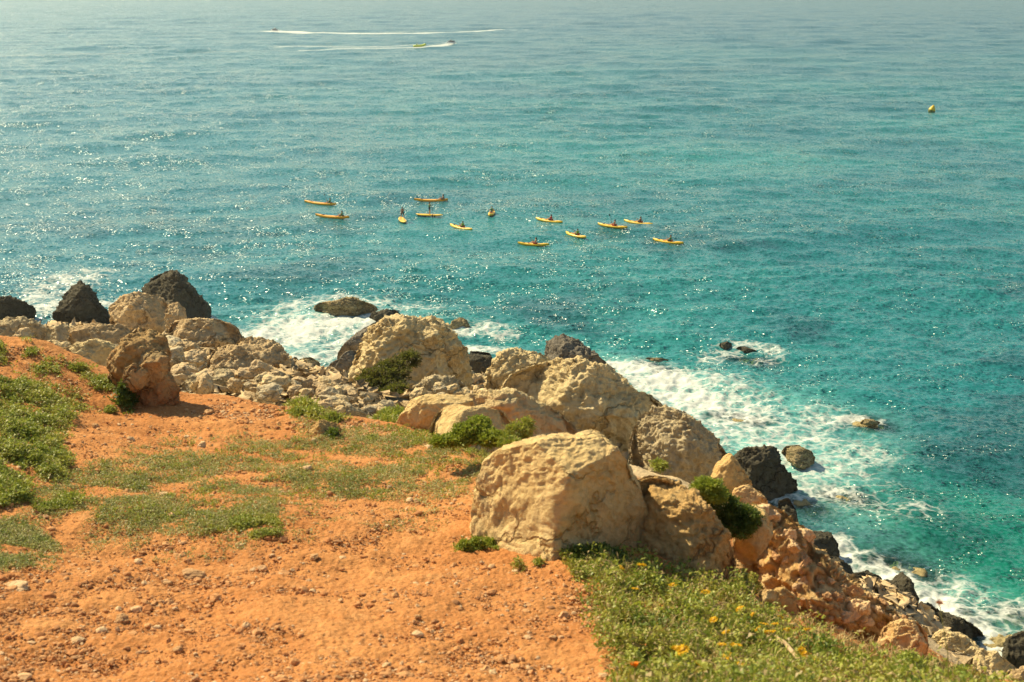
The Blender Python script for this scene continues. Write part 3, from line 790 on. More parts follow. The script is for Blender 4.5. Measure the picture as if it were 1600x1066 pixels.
rock('boulder', 'smooth brown faced rock below the grey speckled boulder', [(1102,760),(1120,726),(1142,710),(1160,730),(1176,758),(1174,786),(1120,790)], 24, 'ochre', seed=41, sub=5, nplanes=10, rough=0.6)
rock('boulder', 'flat pale slab between the two smooth tan rocks and the ridge', [(690,650),(720,622),(760,611),(806,612),(846,630),(884,652),(910,684),(880,720),(800,710),(720,680)], 18.6, 'limestone', seed=42, thick=0.7, rough=0.8)
rock('boulder', 'smooth tan rock with a hollow at the end of the ledge', [(608,690),(624,652),(642,624),(664,616),(700,617),(742,622),(740,660),(700,690),(640,700)], 16.6, 'smooth_tan', seed=43, rough=0.5, crag=0.4)
rock('boulder', 'smooth rounded tan rock behind the bright green clump', [(668,706),(668,672),(680,646),(708,632),(752,634),(790,646),(806,672),(800,706),(740,716)], 15.6, 'smooth_tan', seed=44, rough=0.45, crag=0.35)
rock('boulder', 'small whitish stone beside the bright green clump', [(826,702),(838,680),(856,678),(870,692),(862,708),(836,712)], 14.6, 'limestone_grey', seed=45, sub=5)
# --- foreground
rock('foreground_boulder', 'massive tan block in the foreground with a lit left face and shaded right face',
     [(732,850),(740,790),(750,738),(772,712),(812,696),(846,688),(870,682),(916,686),(926,676),(950,686),(978,718),(996,748),(1014,806),(1030,850),(1028,900),(960,915),(880,905),(840,888),(780,858)], 11.9, 'smooth_tan',
     seed=46, sub=7, thick=1.15, nplanes=0, rough=0.5, crag=0.38, power=0.5, planes=[((-0.70, 0.10, 0.70), 0.50), ((0.60, -0.20, 0.76), 0.46), ((0.03, 0.80, 0.60), 0.74)])
rock('foreground_boulder', 'second foreground boulder rough and ochre with a rounded back right of the tan block', [(984,840),(992,760),(1014,746),(1046,750),(1082,768),(1112,798),(1140,842),(1160,894),(1150,935),(1080,930),(1010,910)], 12.05, 'ochre',
     seed=47, sub=7, thick=0.8, nplanes=9, rough=1.1, crag=0.8)
rock('boulder', 'small tan block under the right end of the green bush', [(1146,860),(1152,800),(1176,792),(1198,800),(1210,826),(1200,862),(1170,876)], 12.8, 'smooth_tan', seed=48, sub=5, rough=0.7)
rock('boulder', 'pinkish orange rock above the green bush on the ridge', [(1140,790),(1148,764),(1170,758),(1192,772),(1206,796),(1180,808)], 14.5, 'cobble', seed=49, sub=5)
rock('boulder', 'small brown rock in the shadowed gully beside the meadow', [(1200,940),(1208,922),(1226,918),(1246,934),(1250,960),(1225,972)], 11.6, 'ochre', seed=50, sub=5)
rock('boulder', 'flat pinkish stone lying on the lip of the shadowed gully', [(1184,930),(1190,922),(1206,922),(1220,928),(1216,936),(1194,938)], 11.0, 'cobble', seed=51, sub=5, rough=0.5)
# conglomerate spur
rock('conglomerate_outcrop', 'knobbly orange conglomerate spur running down to the right',
     [(1150,905),(1160,845),(1178,800),(1204,784),(1230,800),(1256,838),(1292,882),(1342,922),(1396,958),(1440,988),(1456,1008),(1440,1042),(1380,1050),(1320,1040),(1270,1010),(1210,960)], 13.4, 'conglomerate', cat='outcrop',
     seed=52, sub=7, thick=0.8, planes=[((0.30, 0.62, 0.72), 0.30)], nplanes=6, rough=2.2, crag=1.4, power=0.6)
rock('boulder', 'smooth orange block at the lower right end of the conglomerate spur', [(1372,1020),(1384,984),(1412,966),(1440,976),(1454,996),(1452,1024),(1410,1036)], 12.8, 'cobble', seed=53, sub=6, rough=0.5, nplanes=9)
# --- dark rocks down the right shore
rock('shore_rock', 'large black rock in the white water right of the grey speckled boulder', [(1140,740),(1148,712),(1162,702),(1200,700),(1217,704),(1220,724),(1236,744),(1250,760),(1250,782),(1190,792),(1150,786)], SD(1200,778), 'dark', seed=54, rough=1.6)
rock('shore_rock', 'brown rock awash just right of the large black rock', [(1222,708),(1230,692),(1250,689),(1270,703),(1275,722),(1262,736),(1236,728)], SD(1250,728), 'brown', seed=55, sub=5, rough=1.5)
rock('shore_rock', 'black rock beside the top of the conglomerate spur', [(1215,815),(1218,784),(1234,778),(1244,796),(1246,826),(1230,840)], 60, 'dark', seed=56, sub=5)
rock('shore_rock', 'black rock halfway down the conglomerate spur with a flat top', [(1250,846),(1270,832),(1298,833),(1310,846),(1312,876),(1286,880),(1262,866)], SD(1285,870), 'dark', seed=57, sub=5, rough=1.5)
rock('shore_rock', 'black rock just below the flat topped one', [(1284,888),(1292,870),(1312,872),(1332,888),(1334,914),(1306,914)], SD(1310,905), 'dark', seed=58, sub=5, rough=1.5)
rock('shore_rock', 'low black rock left of the sharp black peak', [(1326,915),(1334,896),(1358,892),(1378,904),(1380,930),(1348,930)], SD(1355,922), 'dark', seed=59, sub=5)
rock('shore_rock', 'sharp black peak rising over the end of the spur', [(1362,960),(1366,926),(1384,910),(1400,910),(1414,896),(1422,906),(1430,940),(1450,962),(1458,1000),(1420,1010),(1384,990)], SD(1410,985), 'dark', seed=60, rough=1.5, nplanes=4)
rock('shore_rock', 'long black rock sloping right below the sharp peak', [(1424,975),(1436,948),(1456,946),(1476,962),(1510,970),(1540,990),(1550,1014),(1524,1028),(1470,1012),(1436,1000)], SD(1500,1005), 'dark', seed=61, rough=1.4)
rock('shore_rock', 'black rock cut by the right edge near the bottom', [(1570,1030),(1576,998),(1596,988),(1640,994),(1660,1030),(1640,1060),(1590,1056)], SD(1600,1042), 'dark', seed=62, sub=5, rough=1.4)
rock('shore_rock', 'small dark rock tip in the foam ring far out', [(1124,542),(1126,535),(1136,531),(1144,536),(1144,544),(1132,546)], SD(1135,542), 'dark', seed=63, sub=4)
rock('shore_rock', 'second smaller dark rock tip right of the first in the foam ring', [(1150,546),(1154,540),(1164,539),(1176,546),(1186,552),(1166,552)], SD(1165,548), 'dark', seed=64, sub=4)
rock('shore_rock', 'low brown ledge breaking the wave above the pale ridge', [(1006,562),(1012,557),(1036,559),(1048,564),(1030,568),(1012,567)], SD(1028,564), 'brown', seed=65, sub=4)
rock('shore_rock', 'brown rock awash at the tip of the outer foam line', [(1344,664),(1352,652),(1366,654),(1378,662),(1366,668)], SD(1360,664), 'brown', seed=66, sub=4)
rock('boulder', 'pale boulder below the long black rock on the right', [(1448,1030),(1456,1000),(1474,986),(1500,990),(1526,1008),(1544,1030),(1520,1056),(1470,1056)], 46, 'limestone', seed=67)
rock('boulder', 'wide pale boulder at the bottom right behind the grass', [(1476,1070),(1490,1030),(1526,1014),(1566,1026),(1600,1052),(1604,1090),(1530,1110),(1480,1100)], 41, 'limestone', seed=68)
rock('boulder', 'pale orange boulder in the bottom right corner', [(1560,1080),(1576,1054),(1606,1042),(1650,1050),(1660,1100),(1590,1110)], 38, 'limestone_far', seed=69, sub=5)
# --- rocks under water
SUB_LAB = ['submerged tan rock showing through the surf near the pale ridge', 'submerged yellow brown rock above the sharp black peak', 'long submerged brown ledge right of the sharp black peak', 'dim submerged rock in the green water below the surf',
           'brown submerged rock at the outer foam tip', 'tan rock awash beside the black rock at the right edge', 'low pale rock awash beside the top of the conglomerate spur', 'submerged brown rock at the right edge of the picture', 'submerged brown ledge under the first breaking wave', 'submerged brown rock inside the outer foam ring']
for k, ((a, b), lab) in enumerate(zip(SUBM, SUB_LAB)):
    pa, pb = sea(*a), sea(*b)
    c = (pa + pb) / 2; L = np.linalg.norm(pb - pa)
    V, F = ico(5)
    q = V * 1.3 + k * 7.7
    rr = 1 + fbm(q, 4, k) * 0.5 + fbm(q * 3, 3, k + 5) * 0.16
    P = V * rr[:, None] * [L / 2 + 0.5, 1.0 + 0.12 * L, 0.75]
    me = new_mesh('submerged_rock', P, F)
    top = P[:, 2].max()
    zt = {5: 0.35, 6: 0.4}.get(k, 0.02)
    o = link('submerged_rock', me, M['submerged'], loc=(c[0], c[1], zt - top), rot=(0, 0, math.atan2(pb[1] - pa[1], pb[0] - pa[0])))
    tag(o, lab, 'rock')

# --- smaller rocks filling the talus: prototypes copied
protos = []
for k in range(8):
    V, F = ico(5)
    P = V.copy(); g = np.random.default_rng(400 + k)
    for j in range(17):
        nrm = g.normal(size=3); nrm /= np.linalg.norm(nrm)
        ex = P @ nrm - g.uniform(0.55, 0.85)
        P -= np.where(ex > 0, ex * 0.9, 0)[:, None] * nrm
    P *= g.uniform(0.7, 1.15, 3)
    D = fbm(P * 2.2 + k * 9, 5, k, 0.6) * 0.13 + (0.3 - worley(P * 4 + k, k)[0]) * 0.07
    P = P + V * D[:, None]
    me = new_mesh('rubble_rock', P, F); attr(me, 'low', np.clip(0.5 - P[:, 2] * 0.5, 0, 1))
    protos.append(me)
def scatter(count, poly, size, mat, name, label, cat, group, sink=0.25, seed=0, dmin=6, minpow=1.6, flat=1.0):
    g = np.random.default_rng(seed); poly = np.array(poly, float)
    lo, hi = poly.min(0), poly.max(0); U, Vv = [], []
    while len(U) < count:
        u, v = g.uniform(lo, hi)
        if in_poly(np.array([u]), np.array([v]), poly)[0]: U.append(u); Vv.append(v)
    Pts = hit(U, Vv, dmin)
    made = 0
    mats = mat if isinstance(mat, (list, tuple)) else [mat]
    cache = {}
    for p in Pts:
        if np.isnan(p[0]): continue
        s = size[0] + (size[1] - size[0]) * g.random() ** minpow
        s *= to_px(p)[2] / FPX
        if callable(label): lb = label(p)
        else: lb = label
        i = int(g.integers(len(protos))); mt = mats[int(g.integers(len(mats)))]
        key = (i, mt)
        if key not in cache:
            me = protos[i].copy(); me.name = name; me.materials.clear(); me.materials.append(M[mt]); cache[key] = me
        o = bpy.data.objects.new(name, cache[key]); COL.objects.link(o)
        o.scale = (s * g.uniform(0.8, 1.25), s * g.uniform(0.8, 1.25), s * g.uniform(0.65, 0.95) * flat)
        o.location = (p[0], p[1], p[2] + s * (0.5 - sink) * flat)
        o.rotation_euler = (g.uniform(-0.4, 0.4), g.uniform(-0.4, 0.4), g.uniform(0, 6.28))
        tag(o, lb, cat, group); made += 1
    return made
scatter(120, [(452,600),(500,596),(560,612),(600,640),(640,650),(615,675),(560,655),(500,650),(455,628)], (4, 19), ['rubble_cream', 'rubble_grey', 'rubble_tan', 'rubble_tan'], 'rubble_rock', 'small tan or grey rock heaped in the rubble gully beside the dark shrub', 'rock', 'rocks heaped in the gully beside the dark shrub', seed=3, dmin=20)
scatter(40, [(640,618),(700,606),(770,606),(760,630),(700,632),(650,640)], (4, 15), ['rubble_grey', 'rubble_cream'], 'rubble_rock', 'small pale rock in the dip behind the two smooth tan rocks', 'rock', 'rocks in the dip below the ochre boulder', seed=4, dmin=24)
scatter(60, [(-20,505),(90,512),(190,530),(200,560),(120,560),(60,545),(-20,535)], (6, 20), ['rubble_cream', 'rubble_grey', 'rubble_tan', 'rubble_tan'], 'rubble_rock', 'small brown rock among the boulders above the grassy bank at far left', 'rock', 'rocks among the far left boulders', seed=5, dmin=22)
scatter(50, [(262,530),(330,545),(400,580),(450,600),(440,630),(380,612),(290,610),(262,590)], (8, 26), ['rubble_cream', 'rubble_grey', 'rubble_tan', 'rubble_tan'], 'rubble_rock', 'small grey rock wedged between the left boulders behind the red ledge', 'rock', 'rocks wedged between the left boulders', seed=6, dmin=22)

for o in bpy.data.objects:      # rocks the swell almost covers
    if str(o.get('label', '')).startswith(('brown rock awash', 'small dark rock tip', 'second smaller dark', 'low brown ledge', 'low brown rock ringed')):
        o.scale.z = 0.62

# ------------------------------------------------------------------ stones on the path
GX = np.linspace(-11, 11, 221); GY = np.linspace(4, 24, 201)
gx, gy = np.meshgrid(GX, GY, indexing='ij')
GZ = H(gx.ravel(), gy.ravel()).reshape(gx.shape)
def fastH(x, y):
    a = np.clip((x - GX[0]) / (GX[1] - GX[0]), 0, len(GX) - 1.001); b = np.clip((y - GY[0]) / (GY[1] - GY[0]), 0, len(GY) - 1.001)
    i = a.astype(int); j = b.astype(int); fa = a - i; fb = b - j
    return GZ[i, j] * (1 - fa) * (1 - fb) + GZ[i + 1, j] * fa * (1 - fb) + GZ[i, j + 1] * (1 - fa) * fb + GZ[i + 1, j + 1] * fa * fb
def fhit(u, v, dmax=22):
    u = np.atleast_1d(np.asarray(u, float)); v = np.atleast_1d(np.asarray(v, float))
    R = ray(u, v); lo = np.full(len(u), 6.0); hi = np.full(len(u), np.nan)
    for t in np.arange(6.2, dmax, 0.15):
        open_ = np.isnan(hi)
        if not open_.any(): break
        P = R[open_] * t
        b = P[:, 2] + CAM_H < fastH(P[:, 0], P[:, 1])
        ix = np.where(open_)[0]; hi[ix[b]] = t; lo[ix[b]] = t - 0.15
    ok = ~np.isnan(hi); R = R[ok]; lo = lo[ok]; hi = hi[ok]
    for _ in range(6):
        m_ = (lo + hi) / 2; Q = R * m_[:, None]
        b = Q[:, 2] + CAM_H < fastH(Q[:, 0], Q[:, 1])
        hi = np.where(b, m_, hi); lo = np.where(b, lo, m_)
    Q = R * hi[:, None]; Q[:, 2] += CAM_H
    return Q
def poly_points(count, poly, g, jit=0):
    poly = np.array(poly, float); lo, hi = poly.min(0), poly.max(0)
    U = g.uniform(lo[0], hi[0], count * 6); V_ = g.uniform(lo[1], hi[1], count * 6)
    k = in_poly(U, V_, poly); U, V_ = U[k][:count], V_[k][:count]
    if jit: U = U + g.normal(0, jit, len(U)); V_ = V_ + g.normal(0, jit * 0.7, len(V_))
    return U, V_

def rotmats(g, n):
    q = g.normal(size=(n, 4)); q /= np.linalg.norm(q, axis=1)[:, None]
    w, x_, y_, z_ = q.T
    return np.stack([1 - 2*(y_*y_+z_*z_), 2*(x_*y_-z_*w), 2*(x_*z_+y_*w), 2*(x_*y_+z_*w), 1 - 2*(x_*x_+z_*z_), 2*(y_*z_-x_*w), 2*(x_*z_-y_*w), 2*(y_*z_+x_*w), 1 - 2*(x_*x_+y_*y_)], -1).reshape(n, 3, 3)
def pebbles(P, size, sub, g):
    V, F = ico(sub); n = len(P)
    variants = []
    for k in range(12):
        v = V.copy()
        for j in range(6):
            nr = g.normal(size=3); nr /= np.linalg.norm(nr)
            ex = v @ nr - g.uniform(0.5, 0.85); v -= np.where(ex > 0, ex, 0)[:, None] * nr
        v += g.normal(0, 0.07, v.shape)
        variants.append(v)
    var = np.array(variants)[g.integers(0, 12, n)]
    Rm_ = rotmats(g, n)
    var = np.einsum('nij,nkj->nki', Rm_, var) * (g.uniform(0.7, 1.35, (n, 1, 3)) * [1, 1, 0.62]) * size[:, None, None]
    verts = (var + P[:, None, :]).reshape(-1, 3)
    faces = (F[None] + (np.arange(n) * len(V))[:, None, None]).reshape(-1, 3)
    return verts, faces
def pebble_mat():
    t = NT('path_pebbles')
    r = t.n('ShaderNodeNewGeometry').outputs['Random Per Island']
    c = t.mix(r, (0.46, 0.19, 0.07), (0.66, 0.36, 0.16))
    c = t.mix(t.ramp(t.math('FRACT', t.math('MULTIPLY', r, 13.3)), 0.72, 0.95), c, (0.70, 0.50, 0.29))
    c = t.mix(t.ramp(t.math('FRACT', t.math('MULTIPLY', r, 41.3)), 0.8, 0.98), c, (0.34, 0.17, 0.08))
    n = t.noise(t.pos(), 90, 4)
    c = t.mix(t.math('MULTIPLY', t.ramp(n, 0.4, 0.6), 0.4), c, (0.42, 0.19, 0.075))
    return t.done(t.pbsdf(c, 0.95, t.bump(n, 0.5, 0.01), 0.1))
M['pebbles'] = pebble_mat()
g = np.random.default_rng(21)
PATH = [(-60,620),(150,640),(290,612),(440,628),(600,665),(700,700),(740,760),(735,860),(860,880),(930,900),(960,1090),(-60,1090)]
BANK = [(0,535),(120,555),(170,620),(120,640),(0,600)]
vs, fs, nv = [], [], 0
for cnt, poly, s0, s1, sub, pw in [(32000, PATH, 0.004, 0.013, 0, 1.4), (7500, PATH, 0.009, 0.026, 1, 2.0), (600, PATH, 0.022, 0.042, 2, 1.6), (1500, BANK, 0.006, 0.02, 1, 1.5),
                                (3000, [(300,612),(450,628),(600,662),(690,700),(560,700),(330,650)], 0.010, 0.034, 1, 1.5), (700, [(930,890),(1150,920),(1300,980),(1500,1060),(1000,1066)], 0.006, 0.025, 1, 1.5)]:
    u, v = poly_points(cnt, poly, g)
    P = fhit(u, v)
    dens = fbm(p2(P[:, 0], P[:, 1], 1.3), 3, 91) + 0.9 * fbm(p2(P[:, 0], P[:, 1], 0.5), 2, 97)
    P = P[dens > g.uniform(-0.75, 0.35, len(P))]
    s = s0 + (s1 - s0) * g.random(len(P)) ** pw
    P[:, 2] += s * 0.15
    V_, F_ = pebbles(P, s, max(sub, 0) if sub else 1, g) if sub else pebbles(P, s, 1, g)
    vs.append(V_); fs.append(F_ + nv); nv += len(V_)
me = new_mesh('gravel', np.concatenate(vs), np.concatenate(fs), smooth=False)
tag(link('gravel', me, M['pebbles']), kind='stuff', label='loose orange and pale gravel strewn over the red path', cat='gravel')

STONES = [(190,972,13,'round brown stone casting the darkest small shadow low on the red path','cobble'), (28,918,19,'flat pale stone near the left edge of the red path','limestone'),
          (300,900,22,'pale flat bedrock patch worn through the red path','cobble'), (262,912,13,'smaller pale flat stone just left of the bedrock patch','cobble'),
          (491,874,10,'brown stone standing alone in the upper middle of the path','cobble'), (278,1018,9,'brownish stone near the bottom edge of the path below the round one','cobble'),
          (122,1003,10,'pale stone at lower left of the path','limestone'), (653,966,8,'brown stone in the middle of the smooth part of the path','cobble'), (604,1042,9,'pale stone at the bottom middle of the path','limestone'),
          (480,735,9,'pale stone in the low green mat','limestone'), (316,698,9,'pale stone at the upper rim of the green mat','limestone'), (530,1062,9,'grey stone cut by the bottom edge','cobble'),
          (864,1000,9,'orange clod beside the edge of the flower meadow','cobble'), (255,775,8,'pale stone half sunk in the left part of the green mat','limestone'), (326,646,8,'dark stone on the rubbly rim right of the pinnacle rock','cobble'),
          (150,668,7,'small dark stone on the bare patch below the pinnacle rock','cobble'), (205,688,7,'small pale stone on the bare patch below the pinnacle rock','limestone'), (770,1055,9,'pale stone at the bottom edge left of the meadow','limestone')]
for k, (u, v, r_, lab, mt) in enumerate(STONES):
    p = fhit(u, v)
    if not len(p): continue
    p = p[0]; dep = to_px(p)[2]; s = r_ * dep / FPX
    flat = 0.35 if 'flat' in lab else 0.75
    me = protos[k % 8].copy(); me.name = 'stone'; me.materials.clear(); me.materials.append(M[{'limestone': 'stone_pale', 'cobble': 'stone_brown'}[mt]])
    o = bpy.data.objects.new('stone', me); COL.objects.link(o); o.location = p + np.array([0, 0, s * flat * 0.3]); o.scale = (s * 1.1, s, s * flat); o.rotation_euler = (0.1, -0.1, k * 1.3)
    tag(o, lab, 'stone')

# ------------------------------------------------------------------ plants
def leaves(C, Dir, L, W, droop, g):
    """kite-shaped folded leaves: base C, unit direction Dir."""
    n = len(C)
    up = np.tile([0, 0, 1.0], (n, 1)); side = np.cross(Dir, up); side /= np.linalg.norm(side, axis=1)[:, None] + 1e-6
    nrm = np.cross(side, Dir)
    rollv = g.normal(0, 0.5, n)[:, None]
    side = side * np.cos(rollv) + nrm * np.sin(rollv)
    mid = C + Dir * (L * 0.5)[:, None]
    tip = C + Dir * L[:, None]; tip[:, 2] -= droop * L
    lift = (W * 0.25)[:, None] * np.array([0, 0, 1.0])
    v = np.stack([C, mid + side * W[:, None] * 0.5 + lift, tip, mid - side * W[:, None] * 0.5 + lift], 1)
    f = np.arange(n * 4).reshape(n, 4)
    return v.reshape(-1, 3), f
def rosettes(P, K, L, W, e0, e1, spread, g, droop=0.25, hgt=0.0, upb=None):
    n = len(P); C = np.repeat(P, K, 0)
    az = g.uniform(0, 2 * math.pi, n * K); el = g.uniform(e0, e1, n * K)
    Dv = np.stack([np.cos(az) * np.cos(el), np.sin(az) * np.cos(el), np.sin(el)], -1)
    if upb is not None: Dv = Dv + np.repeat(upb, K, 0) * 0.8; Dv /= np.linalg.norm(Dv, axis=1)[:, None]
    C = C + g.normal(0, spread, C.shape) * [1, 1, 0.5]
    if hgt: C[:, 2] += np.abs(g.normal(0, hgt, n * K))
    Ls = L * g.uniform(0.55, 1.3, n * K); Ws = W * g.uniform(0.6, 1.3, n * K)
    return leaves(C, Dv, Ls, Ws, droop, g)
def join(parts):
    vs, fs, nv = [], [], 0
    for v, f in parts: vs.append(v); fs.append(f + nv); nv += len(v)
    return np.concatenate(vs), np.concatenate(fs)
def cover(name, label, polys, mat, g):
    parts = []
    for (cnt, poly, jit, K, L, W, e0, e1, spread, hgt, thr, nsc, seed) in polys:
        u, v = poly_points(cnt, poly, g, jit)
        P = fhit(u, v)
        m = fbm(p2(P[:, 0], P[:, 1], nsc), 4, seed, 0.6)
        keep = m > thr + g.normal(0, 0.10, len(P))
        P = P[keep]; m = m[keep]
        P[:, 2] += np.clip(m - thr, 0, 0.5) * hgt * 2 * g.random(len(P))
        parts.append(rosettes(P, K, L, W, e0, e1, spread, g))
    V_, F_ = join(parts)
    o = link(name, new_mesh(name, V_, F_, smooth=False), M[mat])
    tag(o, label, 'plants', kind='stuff')
    return o
g = np.random.default_rng(31)
LUSH = [(-40,585),(20,590),(70,602),(118,618),(132,640),(104,668),(92,700),(112,722),(96,745),(50,756),(-40,765)]
cover('ground_cover', 'lush green leafy ground cover on the bank at the left edge', [
    (5200, LUSH, 8, 8, 0.046, 0.018, 0.0, 1.1, 0.022, 0.10, -0.12, 2.4, 201),
    (900, [(-30,762),(40,760),(42,780),(0,790),(-30,790)], 5, 7, 0.045, 0.018, 0.1, 1.1, 0.02, 0.07, -0.15, 2.0, 202),
    (900, [(-30,530),(30,528),(60,548),(20,566),(-30,570)], 5, 7, 0.05, 0.018, 0.2, 1.2, 0.02, 0.08, -0.1, 1.6, 203),
    (500, [(50,570),(80,560),(150,575),(140,590),(60,586)], 5, 7, 0.045, 0.018, 0.2, 1.1, 0.02, 0.06, 0.0, 2.4, 204),
    (260, [(120,588),(168,590),(176,612),(150,612)], 4, 7, 0.04, 0.016, 0.2, 1.1, 0.02, 0.05, -0.1, 2.4, 205)], 'leaf_lush', g)
MATP = [(40,790),(70,765),(130,735),(200,710),(280,690),(420,686),(520,672),(610,668),(700,690),(790,702),(770,730),(735,745),(720,775),(640,765),(600,785),(520,772),(470,800),(420,812),(340,832),(250,836),(160,812),(70,808)]
cover('low_mat_plants', 'low grey green mat of tiny succulents spreading across the middle of the red ground', [
    (17000, MATP, 11, 6, 0.026, 0.011, 0.1, 1.1, 0.014, 0.02, -0.19, 1.7, 211),
    (2600, [(-30,812),(60,818),(95,850),(80,880),(20,885),(-30,890)], 9, 6, 0.026, 0.011, 0.1, 1.1, 0.014, 0.03, -0.2, 1.6, 212),
    (2600, [(450,760),(720,770),(730,820),(600,830),(420,850),(280,880),(120,870),(100,820)], 10, 6, 0.024, 0.010, 0.1, 1.0, 0.013, 0.02, 0.10, 1.9, 213),
    (900, [(440,640),(560,660),(620,690),(500,700)], 6, 6, 0.026, 0.011, 0.2, 1.1, 0.014, 0.03, 0.1, 1.9, 214)], 'leaf_mat', g)
cover('short_grass', 'bright green tufts of short grass growing through the succulent mat', [
    (3000, MATP, 6, 6, 0.045, 0.010, 0.5, 1.4, 0.012, 0.03, 0.10, 2.3, 221),
    (1500, [(560,675),(640,668),(740,690),(800,690),(790,712),(700,720),(600,705)], 5, 6, 0.045, 0.011, 0.4, 1.4, 0.012, 0.05, 0.0, 1.8, 222),
    (700, [(360,812),(430,810),(440,835),(400,840),(365,828)], 4, 7, 0.035, 0.014, 0.2, 1.2, 0.015, 0.05, -0.1, 3, 223),
    (350, [(45,790),(120,775),(130,790),(60,800)], 4, 7, 0.04, 0.012, 0.3, 1.3, 0.015, 0.05, -0.2, 3, 224)], 'leaf_lush', g)
MEADOW = [(918,890),(935,878),(985,878),(1040,892),(1100,905),(1160,938),(1215,968),(1255,992),(1300,1014),(1350,1036),(1420,1052),(1500,1068),(1560,1085),(1620,1110),(1620,1200),(900,1200),(945,1120),(974,1060),(955,1010),(930,978),(922,945),(938,925)]
cover('meadow', 'tangled green meadow plants covering the lower right slope', [
    (9500, MEADOW, 13, 8, 0.048, 0.019, 0.0, 1.2, 0.03, 0.20, -0.10, 2.6, 231),
    (1200, MEADOW, 10, 7, 0.085, 0.034, 0.0, 1.0, 0.03, 0.12, 0.0, 2.0, 234),
    (1500, MEADOW, 4, 6, 0.12, 0.008, 0.6, 1.45, 0.02, 0.10, -0.1, 2.0, 232),
    (700, [(905,905),(880,870),(900,862),(950,868),(960,885)], 4, 7, 0.05, 0.016, 0.2, 1.3, 0.02, 0.06, -0.1, 2.0, 233)], 'leaf_meadow', g)
cover('dry_grass', 'straw coloured dry grass mixed into the flower meadow', [
    (1100, MEADOW, 4, 5, 0.15, 0.006, 0.3, 1.45, 0.03, 0.12, -0.1, 2.0, 241)], 'straw' if 'straw' in M else 'leaf_meadow', g) if False else None
M['leaf_deep2'] = leaf_mat('mid_green_leaves', (0.09, 0.15, 0.02), (0.20, 0.27, 0.03), (0.26, 0.32, 0.04), 0.03)
M['straw'] = plain('dry_straw', (0.46, 0.34, 0.15), 0.8, 0.2, 0.25)
M['stick'] = plain('dead_stick', (0.40, 0.28, 0.16), 0.9, 0.1, 0.3)
cover('dry_grass', 'straw coloured dry grass mixed into the flower meadow', [
    (1500, MEADOW, 4, 5, 0.13, 0.006, 0.2, 1.45, 0.03, 0.12, -0.05, 2.0, 241),
    (300, [(1230,975),(1300,1004),(1420,1040),(1540,1070),(1500,1080),(1330,1036)], 4, 6, 0.15, 0.006, 0.7, 1.5, 0.02, 0.05, -0.3, 2.0, 242)], 'straw', g)

def tube(pts, radii, seg=6):
    pts = np.array(pts, float); n = len(pts); V_, F_ = [], []
    for i in range(n):
        t_ = pts[min(i + 1, n - 1)] - pts[max(i - 1, 0)]; t_ /= np.linalg.norm(t_) + 1e-9
        a = np.cross(t_, [0.3, 0.9, 0.1]); a /= np.linalg.norm(a); b = np.cross(t_, a)
        for k in range(seg):
            an = 2 * math.pi * k / seg
            V_.append(pts[i] + (a * math.cos(an) + b * math.sin(an)) * radii[i])
    for i in range(n - 1):
        for k in range(seg):
            F_.append((i * seg + k, i * seg + (k + 1) % seg, (i + 1) * seg + (k + 1) % seg, (i + 1) * seg + k))
    return np.array(V_), np.array(F_)

def weed(label, spots, count, hgt, L, W, mat, cat='weed', seed=0, K=7):
    """spots: (u, v, ru, rv); a plant that follows the ground under it"""
    g = np.random.default_rng(seed + 500); allP = []
    for (u, v, ru, rv) in spots:
        n_ = int(count / len(spots)); a = g.uniform(0, 2 * math.pi, n_); q = np.abs(g.normal(0, 0.5, n_))
        q = np.minimum(q, 1.5) * (1 + 0.35 * np.sin(a * 3 + seed) + 0.2 * np.sin(a * 5 + 2 * seed))
        P = fhit(u + np.cos(a) * q * ru, v + np.sin(a) * q * rv)
        qq = q[:len(P)]
        P[:, 2] += hgt * np.clip(1 - qq, 0, 1) ** 0.7 * g.random(len(P)) * (0.6 + 0.8 * g.random())
        allP.append(P)
    P = np.concatenate(allP); root = P.mean(0); root[2] = fastH(root[0:1], root[1:2])[0]
    e = empty('weed_clump', root); tag(e, label, cat)
    V_, F_ = rosettes(P, K, L, W, 0.0, 1.3, L * 0.4, g, 0.2)
    link('foliage', new_mesh('foliage', V_ - root, F_, False), M[mat], e)
    parts = []
    for k in range(14):
        tip = P[int(g.integers(len(P)))] - root
        parts.append(tube([[tip[0] * .3, tip[1] * .3, -0.02], tip * [0.7, 0.7, 0.5], tip], [L * .06, L * .05, L * .03], 5))
    V_, F_ = join(parts); link('stem', new_mesh('stem', V_, F_), M['stick'], e)
    return e

